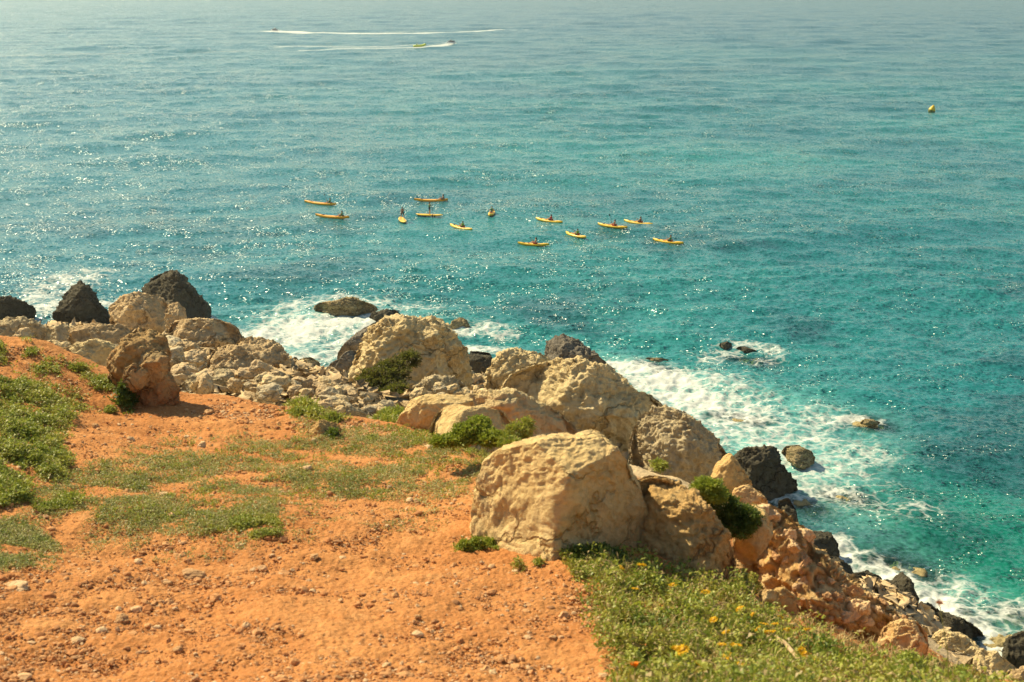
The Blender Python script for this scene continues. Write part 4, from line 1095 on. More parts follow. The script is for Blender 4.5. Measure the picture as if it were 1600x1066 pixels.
def shrub(name, label, blobs, count, L, W, mat, cat='shrub', seed=0, K=7, core=None, base=None):
    """blobs: (u, v, depth, radius px horizontally, radius px vertically, depth radius m)"""
    g = np.random.default_rng(seed)
    cs = [(at(u, v, d), ru * d / FPX, rv * d / FPX, rz) for u, v, d, ru, rv, rz in blobs]
    root = np.mean([c[0] for c in cs], 0); root[2] = min(c[0][2] - c[2] for c in cs)
    if base is not None: root = np.array(base)
    e = empty(name, root); tag(e, label, cat)
    vol = np.array([c[1] * c[2] * c[3] for c in cs]) ** 0.67; vol /= vol.sum()
    Ps, Ns = [], []
    for (c, rx, rz_, ry), w in zip(cs, vol):
        n_ = max(10, int(count * w)); q = g.normal(size=(n_, 3)); q /= np.linalg.norm(q, axis=1)[:, None]
        lump = 1 + fbm(q * 2.2 + seed, 3, seed) * 0.45
        rad = g.uniform(0.55, 1.0, n_) ** 0.5 * lump
        P = q * rad[:, None] * [rx, ry, rz_] + c
        Ps.append(P); Ns.append(q)
    P = np.concatenate(Ps); N_ = np.concatenate(Ns)
    V_, F_ = rosettes(P, K, L, W, -0.3, 1.2, L * 0.35, g, 0.15, upb=N_)
    link('foliage', new_mesh('foliage', V_ - root, F_, False), M[mat], e)
    parts = []
    for (c, rx, rz_, ry) in cs:
        for k in range(4):
            tip = c + g.normal(0, 0.35, 3) * [rx, ry, rz_]
            mid = (tip + root) / 2 + g.normal(0, 0.1, 3) * rx
            parts.append(tube([root - root - [0, 0, 0.03], mid - root, tip - root], [L * 0.3, L * 0.22, L * 0.08], 5))
    V_, F_ = join(parts)
    link('stem', new_mesh('stem', V_, F_), M['stick'], e)
    return e
shrub('shrub', 'dark brownish green shrub hugging the left foot of the big ochre boulder', [(596,600,38.5,34,24,0.7), (575,612,38,22,20,0.6), (612,580,39,24,16,0.5), (640,562,39.6,14,10,0.3), (618,618,37.5,20,16,0.5), (600,634,36.5,20,12,0.5)], 5200, 0.10, 0.035, 'leaf_shrub', seed=1)
shrub('shrub', 'olive green grass filling the crack in front of the rubble gully', [(612,656,22.5,22,9,0.3), (470,640,19.5,18,7,0.25), (600,668,20.5,18,8,0.25)], 900, 0.11, 0.02, 'leaf_lush', 'grass tuft', seed=2)
weed('bright green weed clump at the rim of the ledge below the rubble gully', [(492,650,30,7),(520,658,24,6),(466,648,14,5)], 420, 0.07, 0.06, 0.018, 'leaf_lush', seed=3)
weed('small dark green weed on the low tan mound', [(520,682,11,5)], 90, 0.07, 0.045, 0.017, 'leaf_deep', seed=4)
shrub('weed_clump', 'bright green leafy clump against the smooth rounded tan rock', [(738,676,14.4,30,14,0.14), (768,685,14.3,24,9,0.14), (712,688,14.3,20,6,0.12), (748,662,14.5,15,8,0.1), (690,690,14.2,14,5,0.1)], 1300, 0.042, 0.022, 'leaf_bright', 'weed', seed=5)
shrub('weed_clump', 'green weed with thin dry twigs right of the bright leafy clump', [(808,678,14.2,17,14,0.12), (797,694,13.9,16,8,0.1), (822,668,14.3,8,12,0.08)], 420, 0.045, 0.017, 'leaf_lush', 'weed', seed=6)
weed('grey green plant spreading at the lit foot of the massive tan block', [(770,848,32,9),(745,856,26,6),(796,836,18,9),(806,826,9,8),(725,860,14,4)], 800, 0.06, 0.034, 0.014, 'leaf_bright', seed=7)
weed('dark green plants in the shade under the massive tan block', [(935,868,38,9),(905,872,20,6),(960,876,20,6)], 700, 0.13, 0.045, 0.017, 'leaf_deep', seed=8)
shrub('shrub', 'green bush spilling over the back of the second foreground boulder with shade coloured into its leaves', [(1108,768,12.7,24,14,0.18), (1130,794,12.7,27,20,0.2), (1158,808,12.7,28,16,0.2), (1150,824,12.6,26,12,0.18), (1178,804,12.9,12,9,0.12)], 2400, 0.034, 0.012, 'leaf_deep', seed=9)  # shaded body of the bush, the shade put into a darker leaf colour
shrub('weed_clump', 'sunlit top of the bush on the second foreground boulder with the light coloured into its leaves', [(1104,760,12.5,20,10,0.12), (1120,774,12.45,14,8,0.1)], 500, 0.034, 0.013, 'leaf_bright', 'weed', seed=19)  # lit top of the same bush, sunlight put into a brighter leaf colour
weed('dark leafy weed beside the foot of the pinnacle rock', [(196,632,16,10)], 260, 0.22, 0.065, 0.024, 'leaf_deep', seed=10)
weed('small green weed on the red slope left of the pinnacle rock', [(124,578,18,6)], 150, 0.06, 0.045, 0.018, 'leaf_lush', seed=11)
weed('tiny green weed on the bare ground left of the pinnacle shadow', [(172,644,12,5)], 90, 0.06, 0.04, 0.018, 'leaf_lush', seed=12)
shrub('weed_clump', 'small green weed in the grassy crack of the grey speckled boulder', [(1030,728,22.0,9,6,0.10)], 90, 0.07, 0.02, 'leaf_lush', 'weed', seed=13)
weed('leafy weed in the shade at the upper edge of the meadow', [(1175,922,20,12),(1158,926,14,8)], 380, 0.16, 0.038, 0.016, 'leaf_meadow', seed=14)
weed('yellowish green weed beside the bare patch near the foot of the massive tan block', [(810,887,10,6),(842,882,8,5)], 90, 0.06, 0.03, 0.012, 'leaf_lush', seed=15)
weed('fresh green bush along the bottom right rim in front of the pale boulders', [(1340,1046,40,10),(1420,1056,46,12),(1500,1070,40,12),(1455,1052,30,10)], 2600, 0.16, 0.034, 0.016, 'leaf_bright', seed=16)

cover('meadow_weeds', 'darker green broad leaved weeds in patches through the lower right meadow', [
    (1700, MEADOW, 8, 8, 0.055, 0.022, 0.2, 1.3, 0.03, 0.16, 0.05, 1.7, 251)], 'leaf_deep2', g)
# flowers
def petals_mesh(n, r, cup=0.15):
    g = np.random.default_rng(n)
    az = np.arange(n) * 2 * math.pi / n
    Dv = np.stack([np.cos(az), np.sin(az), np.full(n, cup)], -1); Dv /= np.linalg.norm(Dv, axis=1)[:, None]
    return leaves(np.zeros((n, 3)), Dv, np.full(n, r), np.full(n, r * 0.55), 0.05, g)
def flower_mat(name, col):
    t = NT(name); b = t.pbsdf(col, 0.6, None, 0.2)
    tr = t.n('ShaderNodeBsdfTranslucent'); tr.inputs[0].default_value = (*col, 1)
    ms = t.n('ShaderNodeMixShader'); ms.inputs[0].default_value = 0.35
    t.l(b.outputs[0], ms.inputs[1]); t.l(tr.outputs[0], ms.inputs[2]); return t.done(ms)
M['petal'] = flower_mat('yellow_petals', (0.86, 0.55, 0.03)); M['petal_orange'] = flower_mat('orange_petals', (0.88, 0.30, 0.02))
M['fcentre'] = plain('flower_centre', (0.60, 0.32, 0.03), 0.8); M['stalk'] = plain('green_stalk', (0.20, 0.22, 0.06), 0.7)
pm = new_mesh('petals', *petals_mesh(13, 0.026), smooth=False); pm.materials.append(M['petal'])
pmo = new_mesh('petals', *petals_mesh(16, 0.03, 0.9), smooth=False); pmo.materials.append(M['petal_orange'])
V, F = ico(2); cm = new_mesh('flower_centre', V * [0.008, 0.008, 0.005] + [0, 0, 0.003], F); cm.materials.append(M['fcentre'])
FL = [(345,105),(468,90),(655,208),(812,287),(1130,380),(1050,350),(895,415),(970,488),(1160,470),(1210,495),(1240,485),(1293,402),(1195,440),(1260,440),(675,585),(713,593),(945,562),(1028,568),(978,630),(675,668),(802,686),(1062,677),(430,697),(1420,600),(1500,655),(1272,715),(970,190),(858,128),(850,250),(425,230),(1330,475),(1455,475),(1530,690),(1052,132),(690,632),(1440,620),(1580,665),(1100,760),(560,740),(1380,760)]
g = np.random.default_rng(41)
for k, (cx, cy) in enumerate(FL):
    u, v = 880 + cx / 3.81, 860 + cy / 3.81
    d0 = at(u, v, 1)
    hgt = 0.10 + 0.08 * g.random()
    P = fhit(u, v)
    if not len(P): continue
    q = P[0]; dep = to_px(q)[2]
    head = at(u, v, dep - 0.48 - 0.15 * g.random())
    gz = fastH(head[0:1], head[1:2])[0]
    e = empty('flower', (head[0], head[1], gz)); hh = head[2] - gz
    big = k == 22
    if big: tag(e, 'orange half closed flower standing alone at the bottom edge of the meadow', 'flower')
    elif k == 27: tag(e, 'yellow flower seen edge on against the shaded second boulder', 'flower')
    elif k == 0: tag(e, 'yellow flower at the upper left of the meadow against the shaded rock foot', 'flower')
    elif k == 1: tag(e, 'yellow flower closest to the shaded foot of the massive tan block', 'flower')
    else: tag(e, 'yellow daisy like flower in the green meadow at lower right', 'flower', 'yellow flowers in the meadow')
    h_ = link('petals', pmo if big else pm, None, e, (0, 0, hh)); s = 1.15 + 0.7 * g.random(); h_.scale = (s, s, s)
    h_.rotation_euler = (g.normal(0, 0.3) + 0.25, g.normal(0, 0.3), g.uniform(0, 6)) if k != 27 else (0, 0.05, 0)
    c_ = link('flower_centre', cm, None, e, (0, 0, hh)); c_.rotation_euler = h_.rotation_euler; c_.scale = (s, s, s)
    b = g.normal(0, 0.015, 2)
    V_, F_ = tube([(0, 0, -0.02), (b[0], b[1], hh * 0.5), (0, 0, hh - 0.002)], [0.0022, 0.0018, 0.0014], 5)
    link('stem', new_mesh('stem', V_, F_), M['stalk'], e)
# tall dry seed head in front of the dark rocks
def stalk(label, top, foot, dep, r, head=0.0, name='dry_stalk', cat='stalk', bend=0.02):
    a, b = at(*foot, dep), at(*top, dep)
    gz = fastH(a[0:1], a[1:2])[0]; a[2] = min(a[2], gz + 0.02)
    e = empty(name, a); tag(e, label, cat)
    m = (a + b) / 2 + [bend, 0, 0]
    V_, F_ = tube([a - a, (a * .75 + m * .25) * 1.0 - a + (m - a) * 0.25, m - a, b - a], [r, r * .9, r * .8, r * .6], 6)
    link('stem', new_mesh('stem', V_, F_), M['stick'] if not head else M['stalk'], e)
    if head:
        n = 40; g = np.random.default_rng(5)
        az = g.uniform(0, 6.28, n); el = g.uniform(0.0, 0.9, n)
        Dv = np.stack([np.cos(az) * np.cos(el), np.sin(az) * np.cos(el), np.sin(el)], -1)
        V_, F_ = leaves(np.zeros((n, 3)), Dv, np.full(n, head) * g.uniform(0.6, 1, n), np.full(n, head * 0.25), 0.0, g)
        link('seed_head', new_mesh('seed_head', V_ + (b - a), F_, False), M['seedhead'], e)
    return e
M['seedhead'] = plain('seed_head_brown', (0.45, 0.24, 0.14), 0.9, 0.1, 0.3)
stalk('tall thin stalk with flat brown seed head before the dark shore rocks', (1468,944), (1486,1062), 8.4, 0.0035, 0.036, 'seed_stalk', 'seed head')
stalk('thin forked green stalk left of the tall seed head', (1478,985), (1492,1062), 8.5, 0.002)
stalk('thin leaning dry stalk on the right edge of the meadow', (1530,1020), (1490,1062), 8.5, 0.002, bend=0.03)
stalk('straight dry stalk in front of the dark gully', (1259,930), (1263,1000), 9.8, 0.002)
stalk('thin dry stalk beside the shaded foot of the second boulder', (1089,878), (1090,912), 10.8, 0.002)
stalk('crooked dry stalk leaning left near the end of the spur', (1412,968), (1392,1030), 9.6, 0.002, bend=-0.03)
stalk('thin stalk with green tip before the conglomerate spur', (1394,960), (1400,1035), 9.5, 0.0025)
a, b = fhit(1206, 1012)[0], fhit(1268, 1064)[0]; a[2] += 0.1; b[2] += 0.08
V_, F_ = tube([a - a, (b - a) * .3 + [0.01, 0, .01], (b - a) * .65 - [0.01, 0, 0], b - a], [0.008, 0.014, 0.018, 0.012], 7)
tag(link('fallen_stick', new_mesh('fallen_stick', V_, F_), M['stick'], loc=a), 'thick dead stick lying slantwise in the flower meadow', 'stick')

# cobbles set into the conglomerate spur
dg = bpy.context.evaluated_depsgraph_get(); dg.update()
spur = bpy.data.objects['conglomerate_outcrop']
from mathutils.bvhtree import BVHTree
bv = BVHTree.FromPolygons([(spur.matrix_world if False else Matrix.Translation(spur.location)) @ v.co for v in spur.data.vertices], [p.vertices[:] for p in spur.data.polygons])
g = np.random.default_rng(61)
SP_POLY = [(1165,860),(1176,800),(1204,782),(1232,800),(1262,836),(1300,876),(1350,915),(1404,952),(1440,984),(1430,1020),(1350,1010),(1290,985),(1220,930)]
u, v = poly_points(110, SP_POLY, g)
cc = {}
for k in range(len(u)):
    r_ = ray(u[k], v[k]); loc, nrm, idx, dd = bv.ray_cast(Vector((0, 0, CAM_H)), Vector(r_).normalized())
    if loc is None: continue
    s = 0.02 + 0.09 * g.random() ** 2.4
    i = int(g.integers(8)); mt = 'stone_pale' if g.random() < 0.65 else 'stone_brown'
    if (i, mt) not in cc:
        me = protos[i].copy(); me.name = 'cobble'; me.materials.clear(); me.materials.append(M[mt]); cc[(i, mt)] = me
    o = bpy.data.objects.new('cobble', cc[(i, mt)]); COL.objects.link(o)
    o.location = loc - nrm * s * 0.15; o.scale = (s * g.uniform(.8, 1.4), s, s * g.uniform(.6, 1)); o.rotation_euler = g.uniform(0, 6, 3)
    tag(o, 'rounded cobble set in the orange conglomerate spur', 'cobble', 'cobbles set in the conglomerate spur')

# ------------------------------------------------------------------ people and craft on the water
M['skin'] = plain('tanned_skin', (0.55, 0.30, 0.18), 0.55)
M['hair'] = plain('dark_hair', (0.035, 0.025, 0.02), 0.6)
M['cloth_green'] = plain('green_vest', (0.03, 0.26, 0.06), 0.8); M['cloth_red'] = plain('red_vest', (0.55, 0.05, 0.06), 0.8)
M['cloth_dark'] = plain('dark_shorts', (0.03, 0.03, 0.04), 0.8); M['cloth_brown'] = plain('brown_swimwear', (0.22, 0.09, 0.06), 0.8)
M['cloth_bright'] = plain('bright_green_vest', (0.14, 0.46, 0.06), 0.8)
M['yellow'] = plain('yellow_plastic', (0.95, 0.56, 0.02), 0.35, 0.5, 0.06); M['orange'] = plain('orange_plastic', (0.95, 0.42, 0.015), 0.35, 0.5, 0.06)
M['trim'] = plain('dark_trim', (0.04, 0.04, 0.045), 0.6); M['seatred'] = plain('red_brown_seat', (0.30, 0.07, 0.03), 0.7); M['white'] = plain('white_gelcoat', (0.75, 0.75, 0.72), 0.3)
M['lime'] = plain('lime_tube', (0.52, 0.60, 0.05), 0.4); M['buoy'] = plain('yellow_buoy', (0.85, 0.52, 0.02), 0.45, 0.4, 0.12); M['weed'] = plain('buoy_slime', (0.14, 0.15, 0.03), 0.8)
M['pole'] = plain('paddle_shaft', (0.05, 0.05, 0.05), 0.5)

def body_mesh(name, bones, balls, voxel=0.016):
    bm = bmesh.new()
    def ball(c, r, s=(1, 1, 1)):
        m = Matrix.Translation(Vector(c)) @ Matrix.Diagonal((r * s[0], r * s[1], r * s[2], 1))
        bmesh.ops.create_icosphere(bm, subdivisions=2, radius=1, matrix=m)
    for a, b, ra, rb in bones:
        a, b = Vector(a), Vector(b); n = max(2, int((b - a).length / (min(ra, rb) * 0.45)))
        for i in range(n + 1):
            t = i / n; ball(a.lerp(b, t), ra + (rb - ra) * t)
    for c, r, s in balls: ball(c, r, s)
    me = bpy.data.meshes.new(name); bm.to_mesh(me); bm.free()
    o = bpy.data.objects.new(name, me); COL.objects.link(o)
    md = o.modifiers.new('union', 'REMESH'); md.mode = 'VOXEL'; md.voxel_size = voxel
    d = bpy.context.evaluated_depsgraph_get(); d.update()
    out = bpy.data.meshes.new_from_object(o.evaluated_get(d)); out.name = name
    bpy.data.objects.remove(o); bpy.data.meshes.remove(me)
    for p in out.polygons: p.use_smooth = True
    return out
def hand(w, fwd, side):
    w, fwd, side = Vector(w), Vector(fwd).normalized(), Vector(side).normalized()
    dn = fwd.cross(side).normalized()
    bones = [(w, w + fwd * 0.07, 0.026, 0.034)]
    for k, (o, L) in enumerate(((-0.027, 0.062), (-0.009, 0.074), (0.009, 0.070), (0.026, 0.054))):
        a = w + fwd * 0.08 + side * o; b = a + fwd * L * 0.45 + dn * 0.012; c = b + fwd * L * 0.25 + dn * L * 0.5
        bones += [(a, b, 0.010, 0.009), (b, c, 0.009, 0.008)]
    a = w + fwd * 0.03 - side * 0.03; b = a + fwd * 0.035 - side * 0.025 + dn * 0.01; c = b + fwd * 0.02 + dn * 0.025
    return bones + [(a, b, 0.012, 0.010), (b, c, 0.010, 0.009)]
def figure(pose):
    """x = forward of the person, y = left, z = up; pelvis at the origin."""
    J = {}
    lean = {'sit': -0.05, 'stand': 0.04, 'ride': 0.16}[pose]
    pel = Vector((0, 0, 0.10)); ch = Vector((lean, 0, 0.40)); nk = Vector((lean * 1.3, 0, 0.53)); hd = Vector((lean * 1.5 + 0.015, 0, 0.66))
    bones = [(pel, (pel + ch) / 2, 0.135, 0.115), ((pel + ch) / 2, ch, 0.115, 0.125), (ch, nk, 0.08, 0.052), (nk, hd, 0.052, 0.055)]
    balls = [(ch + Vector((0, 0, 0.02)), 0.13, (0.85, 1.35, 0.9)), (pel, 0.13, (0.95, 1.2, 0.9)),
             (hd + Vector((0, 0, 0.02)), 0.10, (0.98, 0.80, 1.18)), (hd + Vector((0.03, 0, -0.05)), 0.06, (1, .85, .9)),
             (hd + Vector((0.102, 0, 0.0)), 0.016, (1, .8, 1.4)), (hd + Vector((0.0, 0.082, 0.0)), 0.02, (.8, .5, 1.3)), (hd + Vector((0.0, -0.082, 0.0)), 0.02, (.8, .5, 1.3)), (hd + Vector((0.085, 0, -0.04)), 0.02, (.7, 1.2, .4))]
    legs = {}
    for s in (1, -1):
        sh = ch + Vector((0, 0.185 * s, 0.06))
        bones.append((ch + Vector((0, 0.06 * s, 0.06)), sh, 0.07, 0.062))
        if pose == 'sit': el, wr = sh + Vector((0.12, 0.10 * s, -0.24)), sh + Vector((0.34, 0.07 * s, -0.10 + 0.12 * s))
        elif pose == 'stand': el, wr = sh + Vector((0.14, 0.03 * s, -0.24 + (0.05 if s > 0 else 0))), Vector((0.34, 0.10 * s - 0.12, 0.42 if s > 0 else 0.12))
        else: el, wr = sh + Vector((0.18, 0.09 * s, -0.18)), sh + Vector((0.42, -0.02 * s, -0.16))
        bones += [(sh, el, 0.052, 0.040), (el, wr, 0.040, 0.027)]
        fw = (wr - el).normalized()
        bones += hand(wr, fw, Vector((0, -s, 0.2)))
        hip = pel + Vector((0, 0.095 * s, -0.02))
        if pose == 'sit': kn, an, toe = Vector((0.42, 0.16 * s, 0.20)), Vector((0.80, 0.11 * s, 0.02)), Vector((0.88, 0.13 * s, 0.14))
        elif pose == 'stand': kn, an, toe = Vector((0.07, 0.17 * s, -0.36)), Vector((0.0, 0.20 * s, -0.76)), Vector((0.15, 0.24 * s, -0.80))
        else: kn, an, toe = Vector((0.34, 0.22 * s, 0.0)), Vector((0.16, 0.26 * s, -0.34)), Vector((0.30, 0.28 * s, -0.38))
        bones += [(hip, kn, 0.085, 0.055), (kn, an, 0.055, 0.036), (an, toe, 0.040, 0.026)]
        legs[s] = (hip, kn)
    body = body_mesh('person', bones, balls)
    hair = body_mesh('hair', [(hd + Vector((-0.03, 0, 0.05)), hd + Vector((-0.06, 0, -0.06)), 0.095, 0.06)], [(hd + Vector((-0.012, 0, 0.055)), 0.098, (1.0, .92, .95))], 0.018)
    vest = body_mesh('vest', [(pel + Vector((0, 0, 0.08)), ch, 0.138, 0.142), (ch, ch + Vector((0, 0, 0.07)), 0.13, 0.09)], [(ch + Vector((0, 0, 0.03)), 0.14, (0.92, 1.32, 0.85))], 0.02)
    shorts = body_mesh('shorts', [(legs[s][0], legs[s][0].lerp(legs[s][1], 0.5), 0.10, 0.088) for s in (1, -1)], [(pel, 0.142, (0.98, 1.22, 0.72))], 0.02)
    return body, hair, vest, shorts
FIG = {p: figure(p) for p in ('sit', 'stand', 'ride')}
def person(label, pose, loc, rz, vest, shorts='cloth_dark', group=None, seat=0.0):
    b, h, v_, s_ = FIG[pose]
    o = link('person', b, None, None, (loc[0], loc[1], loc[2]), (0, 0, rz))
    if not b.materials: b.materials.append(M['skin'])
    tag(o, label, 'person', group)
    for nm, me, mt in (('hair', h, 'hair'), ('vest', v_, vest), ('shorts', s_, shorts)):
        if nm == 'vest' and vest is None: continue
        c = bpy.data.objects.new(nm, me)
        if not me.materials: me.materials.append(None)
        COL.objects.link(c); c.parent = o
        c.material_slots[0].link = 'OBJECT'; c.material_slots[0].material = M[mt]
    return o

def hull_mesh(L, Wd, Hh, rocker, deck_dip=0.05, sharp=1.0, seg=36, name='hull'):
    V_, F_ = [], []; prof = 14
    for i in range(seg + 1):
        t = -1 + 2 * i / seg
        w = Wd / 2 * max(0.0, 1 - abs(t) ** (2.0 * sharp)) ** 0.8 + 0.004
        zk = rocker * abs(t) ** 3 - Hh * 0.45 * (1 - abs(t) ** 4)
        zt = Hh * 0.55 + rocker * abs(t) ** 2.5 * 0.9
        for k in range(prof):
            a = 2 * math.pi * k / prof
            cy, sz = math.cos(a), math.sin(a)
            yy = w * np.sign(cy) * abs(cy) ** 0.6
            if sz > 0:
                zz = zt * 1.0 * sz ** 0.5 - deck_dip * max(0, 1 - (abs(t) / 0.6) ** 4) * (1 - (abs(cy)) ** 2) ** 1.0
            else: zz = zk * abs(sz) ** 0.7
            V_.append((t * L / 2, yy, zz))
    for i in range(seg):
        for k in range(prof):
            F_.append((i * prof + k, i * prof + (k + 1) % prof, (i + 1) * prof + (k + 1) % prof, (i + 1) * prof + k))
    return new_mesh(name, V_, F_)
def box_mesh(name, sx, sy, sz, bev=0.02):
    bm = bmesh.new(); bmesh.ops.create_cube(bm, size=1, matrix=Matrix.Diagonal((sx, sy, sz, 1)))
    bmesh.ops.bevel(bm, geom=bm.edges[:], offset=bev, segments=2, affect='EDGES', profile=0.5)
    me = bpy.data.meshes.new(name); bm.to_mesh(me); bm.free(); return me
def join_m(name, items):
    bm = bmesh.new()
    for me, mat_ in items:
        t = me.copy(); t.transform(mat_); bm.from_mesh(t); bpy.data.meshes.remove(t)
    out = bpy.data.meshes.new(name); bm.to_mesh(out); bm.free(); return out
TR = Matrix.Translation
kayak_hull = hull_mesh(3.9, 0.80, 0.34, 0.07, 0.10)
long_hull = hull_mesh(4.6, 0.74, 0.38, 0.10, 0.08, 0.9)
board_hull = hull_mesh(3.3, 0.86, 0.18, 0.05, 0.0, 1.5)
seat_m = join_m('seat', [(box_mesh('a', 0.42, 0.40, 0.06, 0.02), TR((0, 0, 0))), (box_mesh('b', 0.06, 0.38, 0.26, 0.02), TR((-0.22, 0, 0.13)) @ Matrix.Rotation(-0.2, 4, 'Y'))])
hatch_m = join_m('hatch', [(box_mesh('a', 0.34, 0.26, 0.03, 0.012), TR((0, 0, 0)))])
well_m = join_m('footwell', [(box_mesh('a', 0.75, 0.36, 0.02, 0.009), TR((0, 0, 0)))])
pad_m = box_mesh('deck_pad', 1.3, 0.55, 0.012, 0.005)
blade = hull_mesh(0.44, 0.17, 0.03, 0.0, 0, 1.2, 12)
def paddle_mesh(L=2.1): return join_m('paddle_shaft', [(new_mesh('s', *tube([(0, -L / 2, 0), (0, L / 2, 0)], [0.015, 0.015], 8)), Matrix())])
pshaft = paddle_mesh()
for me, m_ in ((seat_m, 'seatred'), (hatch_m, 'trim'), (well_m, 'seatred'), (pad_m, 'seatred'), (pshaft, 'pole'), (board_hull, 'yellow'), (kayak_hull, 'yellow'), (long_hull, 'orange')):
    me.materials.clear(); me.materials.append(M[m_])
blade_m = blade; blade_m.materials.append(M['trim'])
def craft(kind, ends, labels, vest, persel, upside=None, shorts='cloth_dark', turn=0.0, face=None):
    (u0, v0), (u1, v1) = ends                       # bow, stern
    b, s = sea(u0, v0 + 0.6), sea(u1, v1 + 0.6)
    c = (b + s) / 2; hd = math.atan2(b[1] - s[1], b[0] - s[0])
    L = np.linalg.norm(b - s)
    base = {'kayak': 3.9, 'sea_kayak': 4.6, 'paddle_board': 3.3}[kind]
    k = min(1.15, max(0.85, L / base))
    wz = wave_z(c[0], c[1]) + 0.03
    e = empty(kind, (c[0], c[1], 0.06 + wz), hd); e.scale = (k, 1, 1)
    tag(e, labels[0], {'kayak': 'kayak', 'sea_kayak': 'kayak', 'paddle_board': 'paddle board'}[kind], {'kayak': 'yellow kayaks on the bay', 'sea_kayak': 'long orange kayaks on the bay', 'paddle_board': 'yellow paddle boards on the bay'}[kind])
    f = np.array([math.cos(hd), math.sin(hd), 0])
    if kind == 'paddle_board':
        link('hull', board_hull, None, e, (0, 0, 0.03)); link('deck_pad', pad_m, None, e, (0, 0, 0.119)); 
        fin = link('fin', box_mesh('fin', 0.18, 0.012, 0.2, 0.004), M['trim'], e, (-1.35, 0, -0.12))
        pz = wz + 0.06 + 0.13 + 0.80
        p = person(labels[1], 'stand', (c[0], c[1], pz), hd + turn, vest, shorts)
        pr = hd + turn; P0 = Vector((c[0], c[1], pz)); R_ = Matrix.Rotation(pr, 3, 'Z')
        a_, b_ = P0 + R_ @ Vector((0.40, 0.10, 0.66)), P0 + R_ @ Vector((0.52, -0.55, -0.92))
    else:
        h = link('hull', kayak_hull if kind == 'kayak' else long_hull, None, e, (0, 0, 0.03))
        sx = -0.25 if kind == 'kayak' else persel
        link('seat', seat_m, None, e, (sx, 0, 0.13)); link('footwell', well_m, None, e, (sx + 0.65, 0, 0.108 if kind == 'kayak' else 0.15))
        link('hatch', hatch_m, None, e, (1.25, 0, 0.225 if kind == 'kayak' else 0.27))
        px_ = c + f * sx * k
        p = person(labels[1], 'sit', (px_[0], px_[1], 0.18 + wz), hd, vest, shorts)
        P0 = Vector((px_[0], px_[1], 0.18 + wz)); R_ = Matrix.Rotation(hd, 3, 'Z')
        tilt = upside if upside is not None else 0.35
        ctr = P0 + R_ @ Vector((0.37, 0, 0.43)); dv = R_ @ Vector((0.05, math.cos(tilt), math.sin(tilt)))
        a_, b_ = ctr + dv * 1.05, ctr - dv * 1.05
    pe = bpy.data.objects.new('paddle', None); COL.objects.link(pe); pe.location = (a_ + b_) / 2
    dv = (a_ - b_); pe.rotation_euler = dv.to_track_quat('Y', 'Z').to_euler(); pe.empty_display_size = 0.2
    tag(pe, labels[2], 'paddle')
    ln = dv.length / 2.1
    sh = link('shaft', pshaft, None, pe); sh.scale = (1, ln, 1)
    for sgn in ((1, -1) if kind != 'paddle_board' else (-1,)):
        q = link('blade', blade_m, None, pe, (0, sgn * dv.length / 2, 0), (0, 0, math.pi / 2))
CR = [
 ('sea_kayak', ((475,312),(526,317)), 'orange kayak farthest left in the back row', 'person in green vest raising a paddle in the farthest left back kayak', 'paddle held high above the farthest left back kayak', 'cloth_green', -1.35, 1.0),
 ('sea_kayak', ((493,341),(546,345)), 'orange kayak farthest left in the front row', 'person in green vest seated in the farthest left front kayak', 'paddle across the farthest left front kayak', 'cloth_green', -1.25, 0.15),
 ('paddle_board', ((634,349),(624,336.5)), 'yellow paddle board pointing towards the shore', 'person standing legs apart on the shoreward pointing board', 'paddle of the person on the shoreward pointing board', 'cloth_brown', 0, None),
 ('sea_kayak', ((647,314),(700,314.5)), 'orange kayak farthest out behind the standing paddler', 'person seated at the right end of the farthest out orange kayak', 'paddle on the farthest out orange kayak', 'cloth_brown', -1.6, 0.1),
 ('paddle_board', ((692,337.5),(650,336)), 'yellow paddle board lying sideways below the farthest orange kayak', 'person in green top standing on the sideways paddle board', 'paddle of the person on the sideways paddle board', 'cloth_green', 0, None),
 ('kayak', ((765,338.5),(771,331)), 'yellow kayak seen end on in the middle of the bay', 'person in green vest in the kayak seen end on', 'paddle across the kayak seen end on', 'cloth_green', 0, 0.0),
 ('kayak', ((703,352),(738,360)), 'yellow kayak angled below the two standing paddlers', 'person in bright green vest in the kayak below the standing paddlers', 'paddle held in the kayak below the standing paddlers', 'cloth_bright', 0, 0.4),
 ('kayak', ((837,342.5),(879,349)), 'yellow kayak carrying the person in red', 'person in red vest leaning back in a yellow kayak', 'paddle of the person in red', 'cloth_red', 0, 0.3),
 ('kayak', ((809,377.5),(858,380)), 'yellow kayak nearest the pale ridge in the front row', 'bare shouldered person in the front kayak nearest the pale ridge', 'paddle of the front kayak nearest the pale ridge', None, 0, 0.5),
 ('kayak', ((884,364),(916,372)), 'short looking yellow kayak turned towards the shore in the middle of the right group', 'person in bright green vest in the middle of the right group', 'paddle of the kayak in the middle of the right group', 'cloth_bright', 0, 0.5),
 ('kayak', ((934,354),(980,360)), 'yellow kayak between the middle and the farthest of the right group', 'person with a raised paddle between the middle and farthest kayaks at right', 'white tipped paddle raised steeply in the right group', None, 0, 1.1),
 ('kayak', ((975,343.5),(1020,350)), 'yellow kayak farthest out in the right group', 'person in brown swimwear in the farthest kayak of the right group', 'paddle of the farthest kayak of the right group', 'cloth_brown', 0, 0.2),
 ('kayak', ((1020,375.5),(1068,382)), 'yellow kayak farthest right of all', 'person in dark green in the kayak farthest right', 'paddle of the kayak farthest right', 'cloth_green', 0, 0.3)]
for kd, en, l0, l1, l2, ve, ps, up in CR: craft(kd, en, (l0, l1, l2), ve, ps, up, 'cloth_dark' if ve else 'cloth_red')

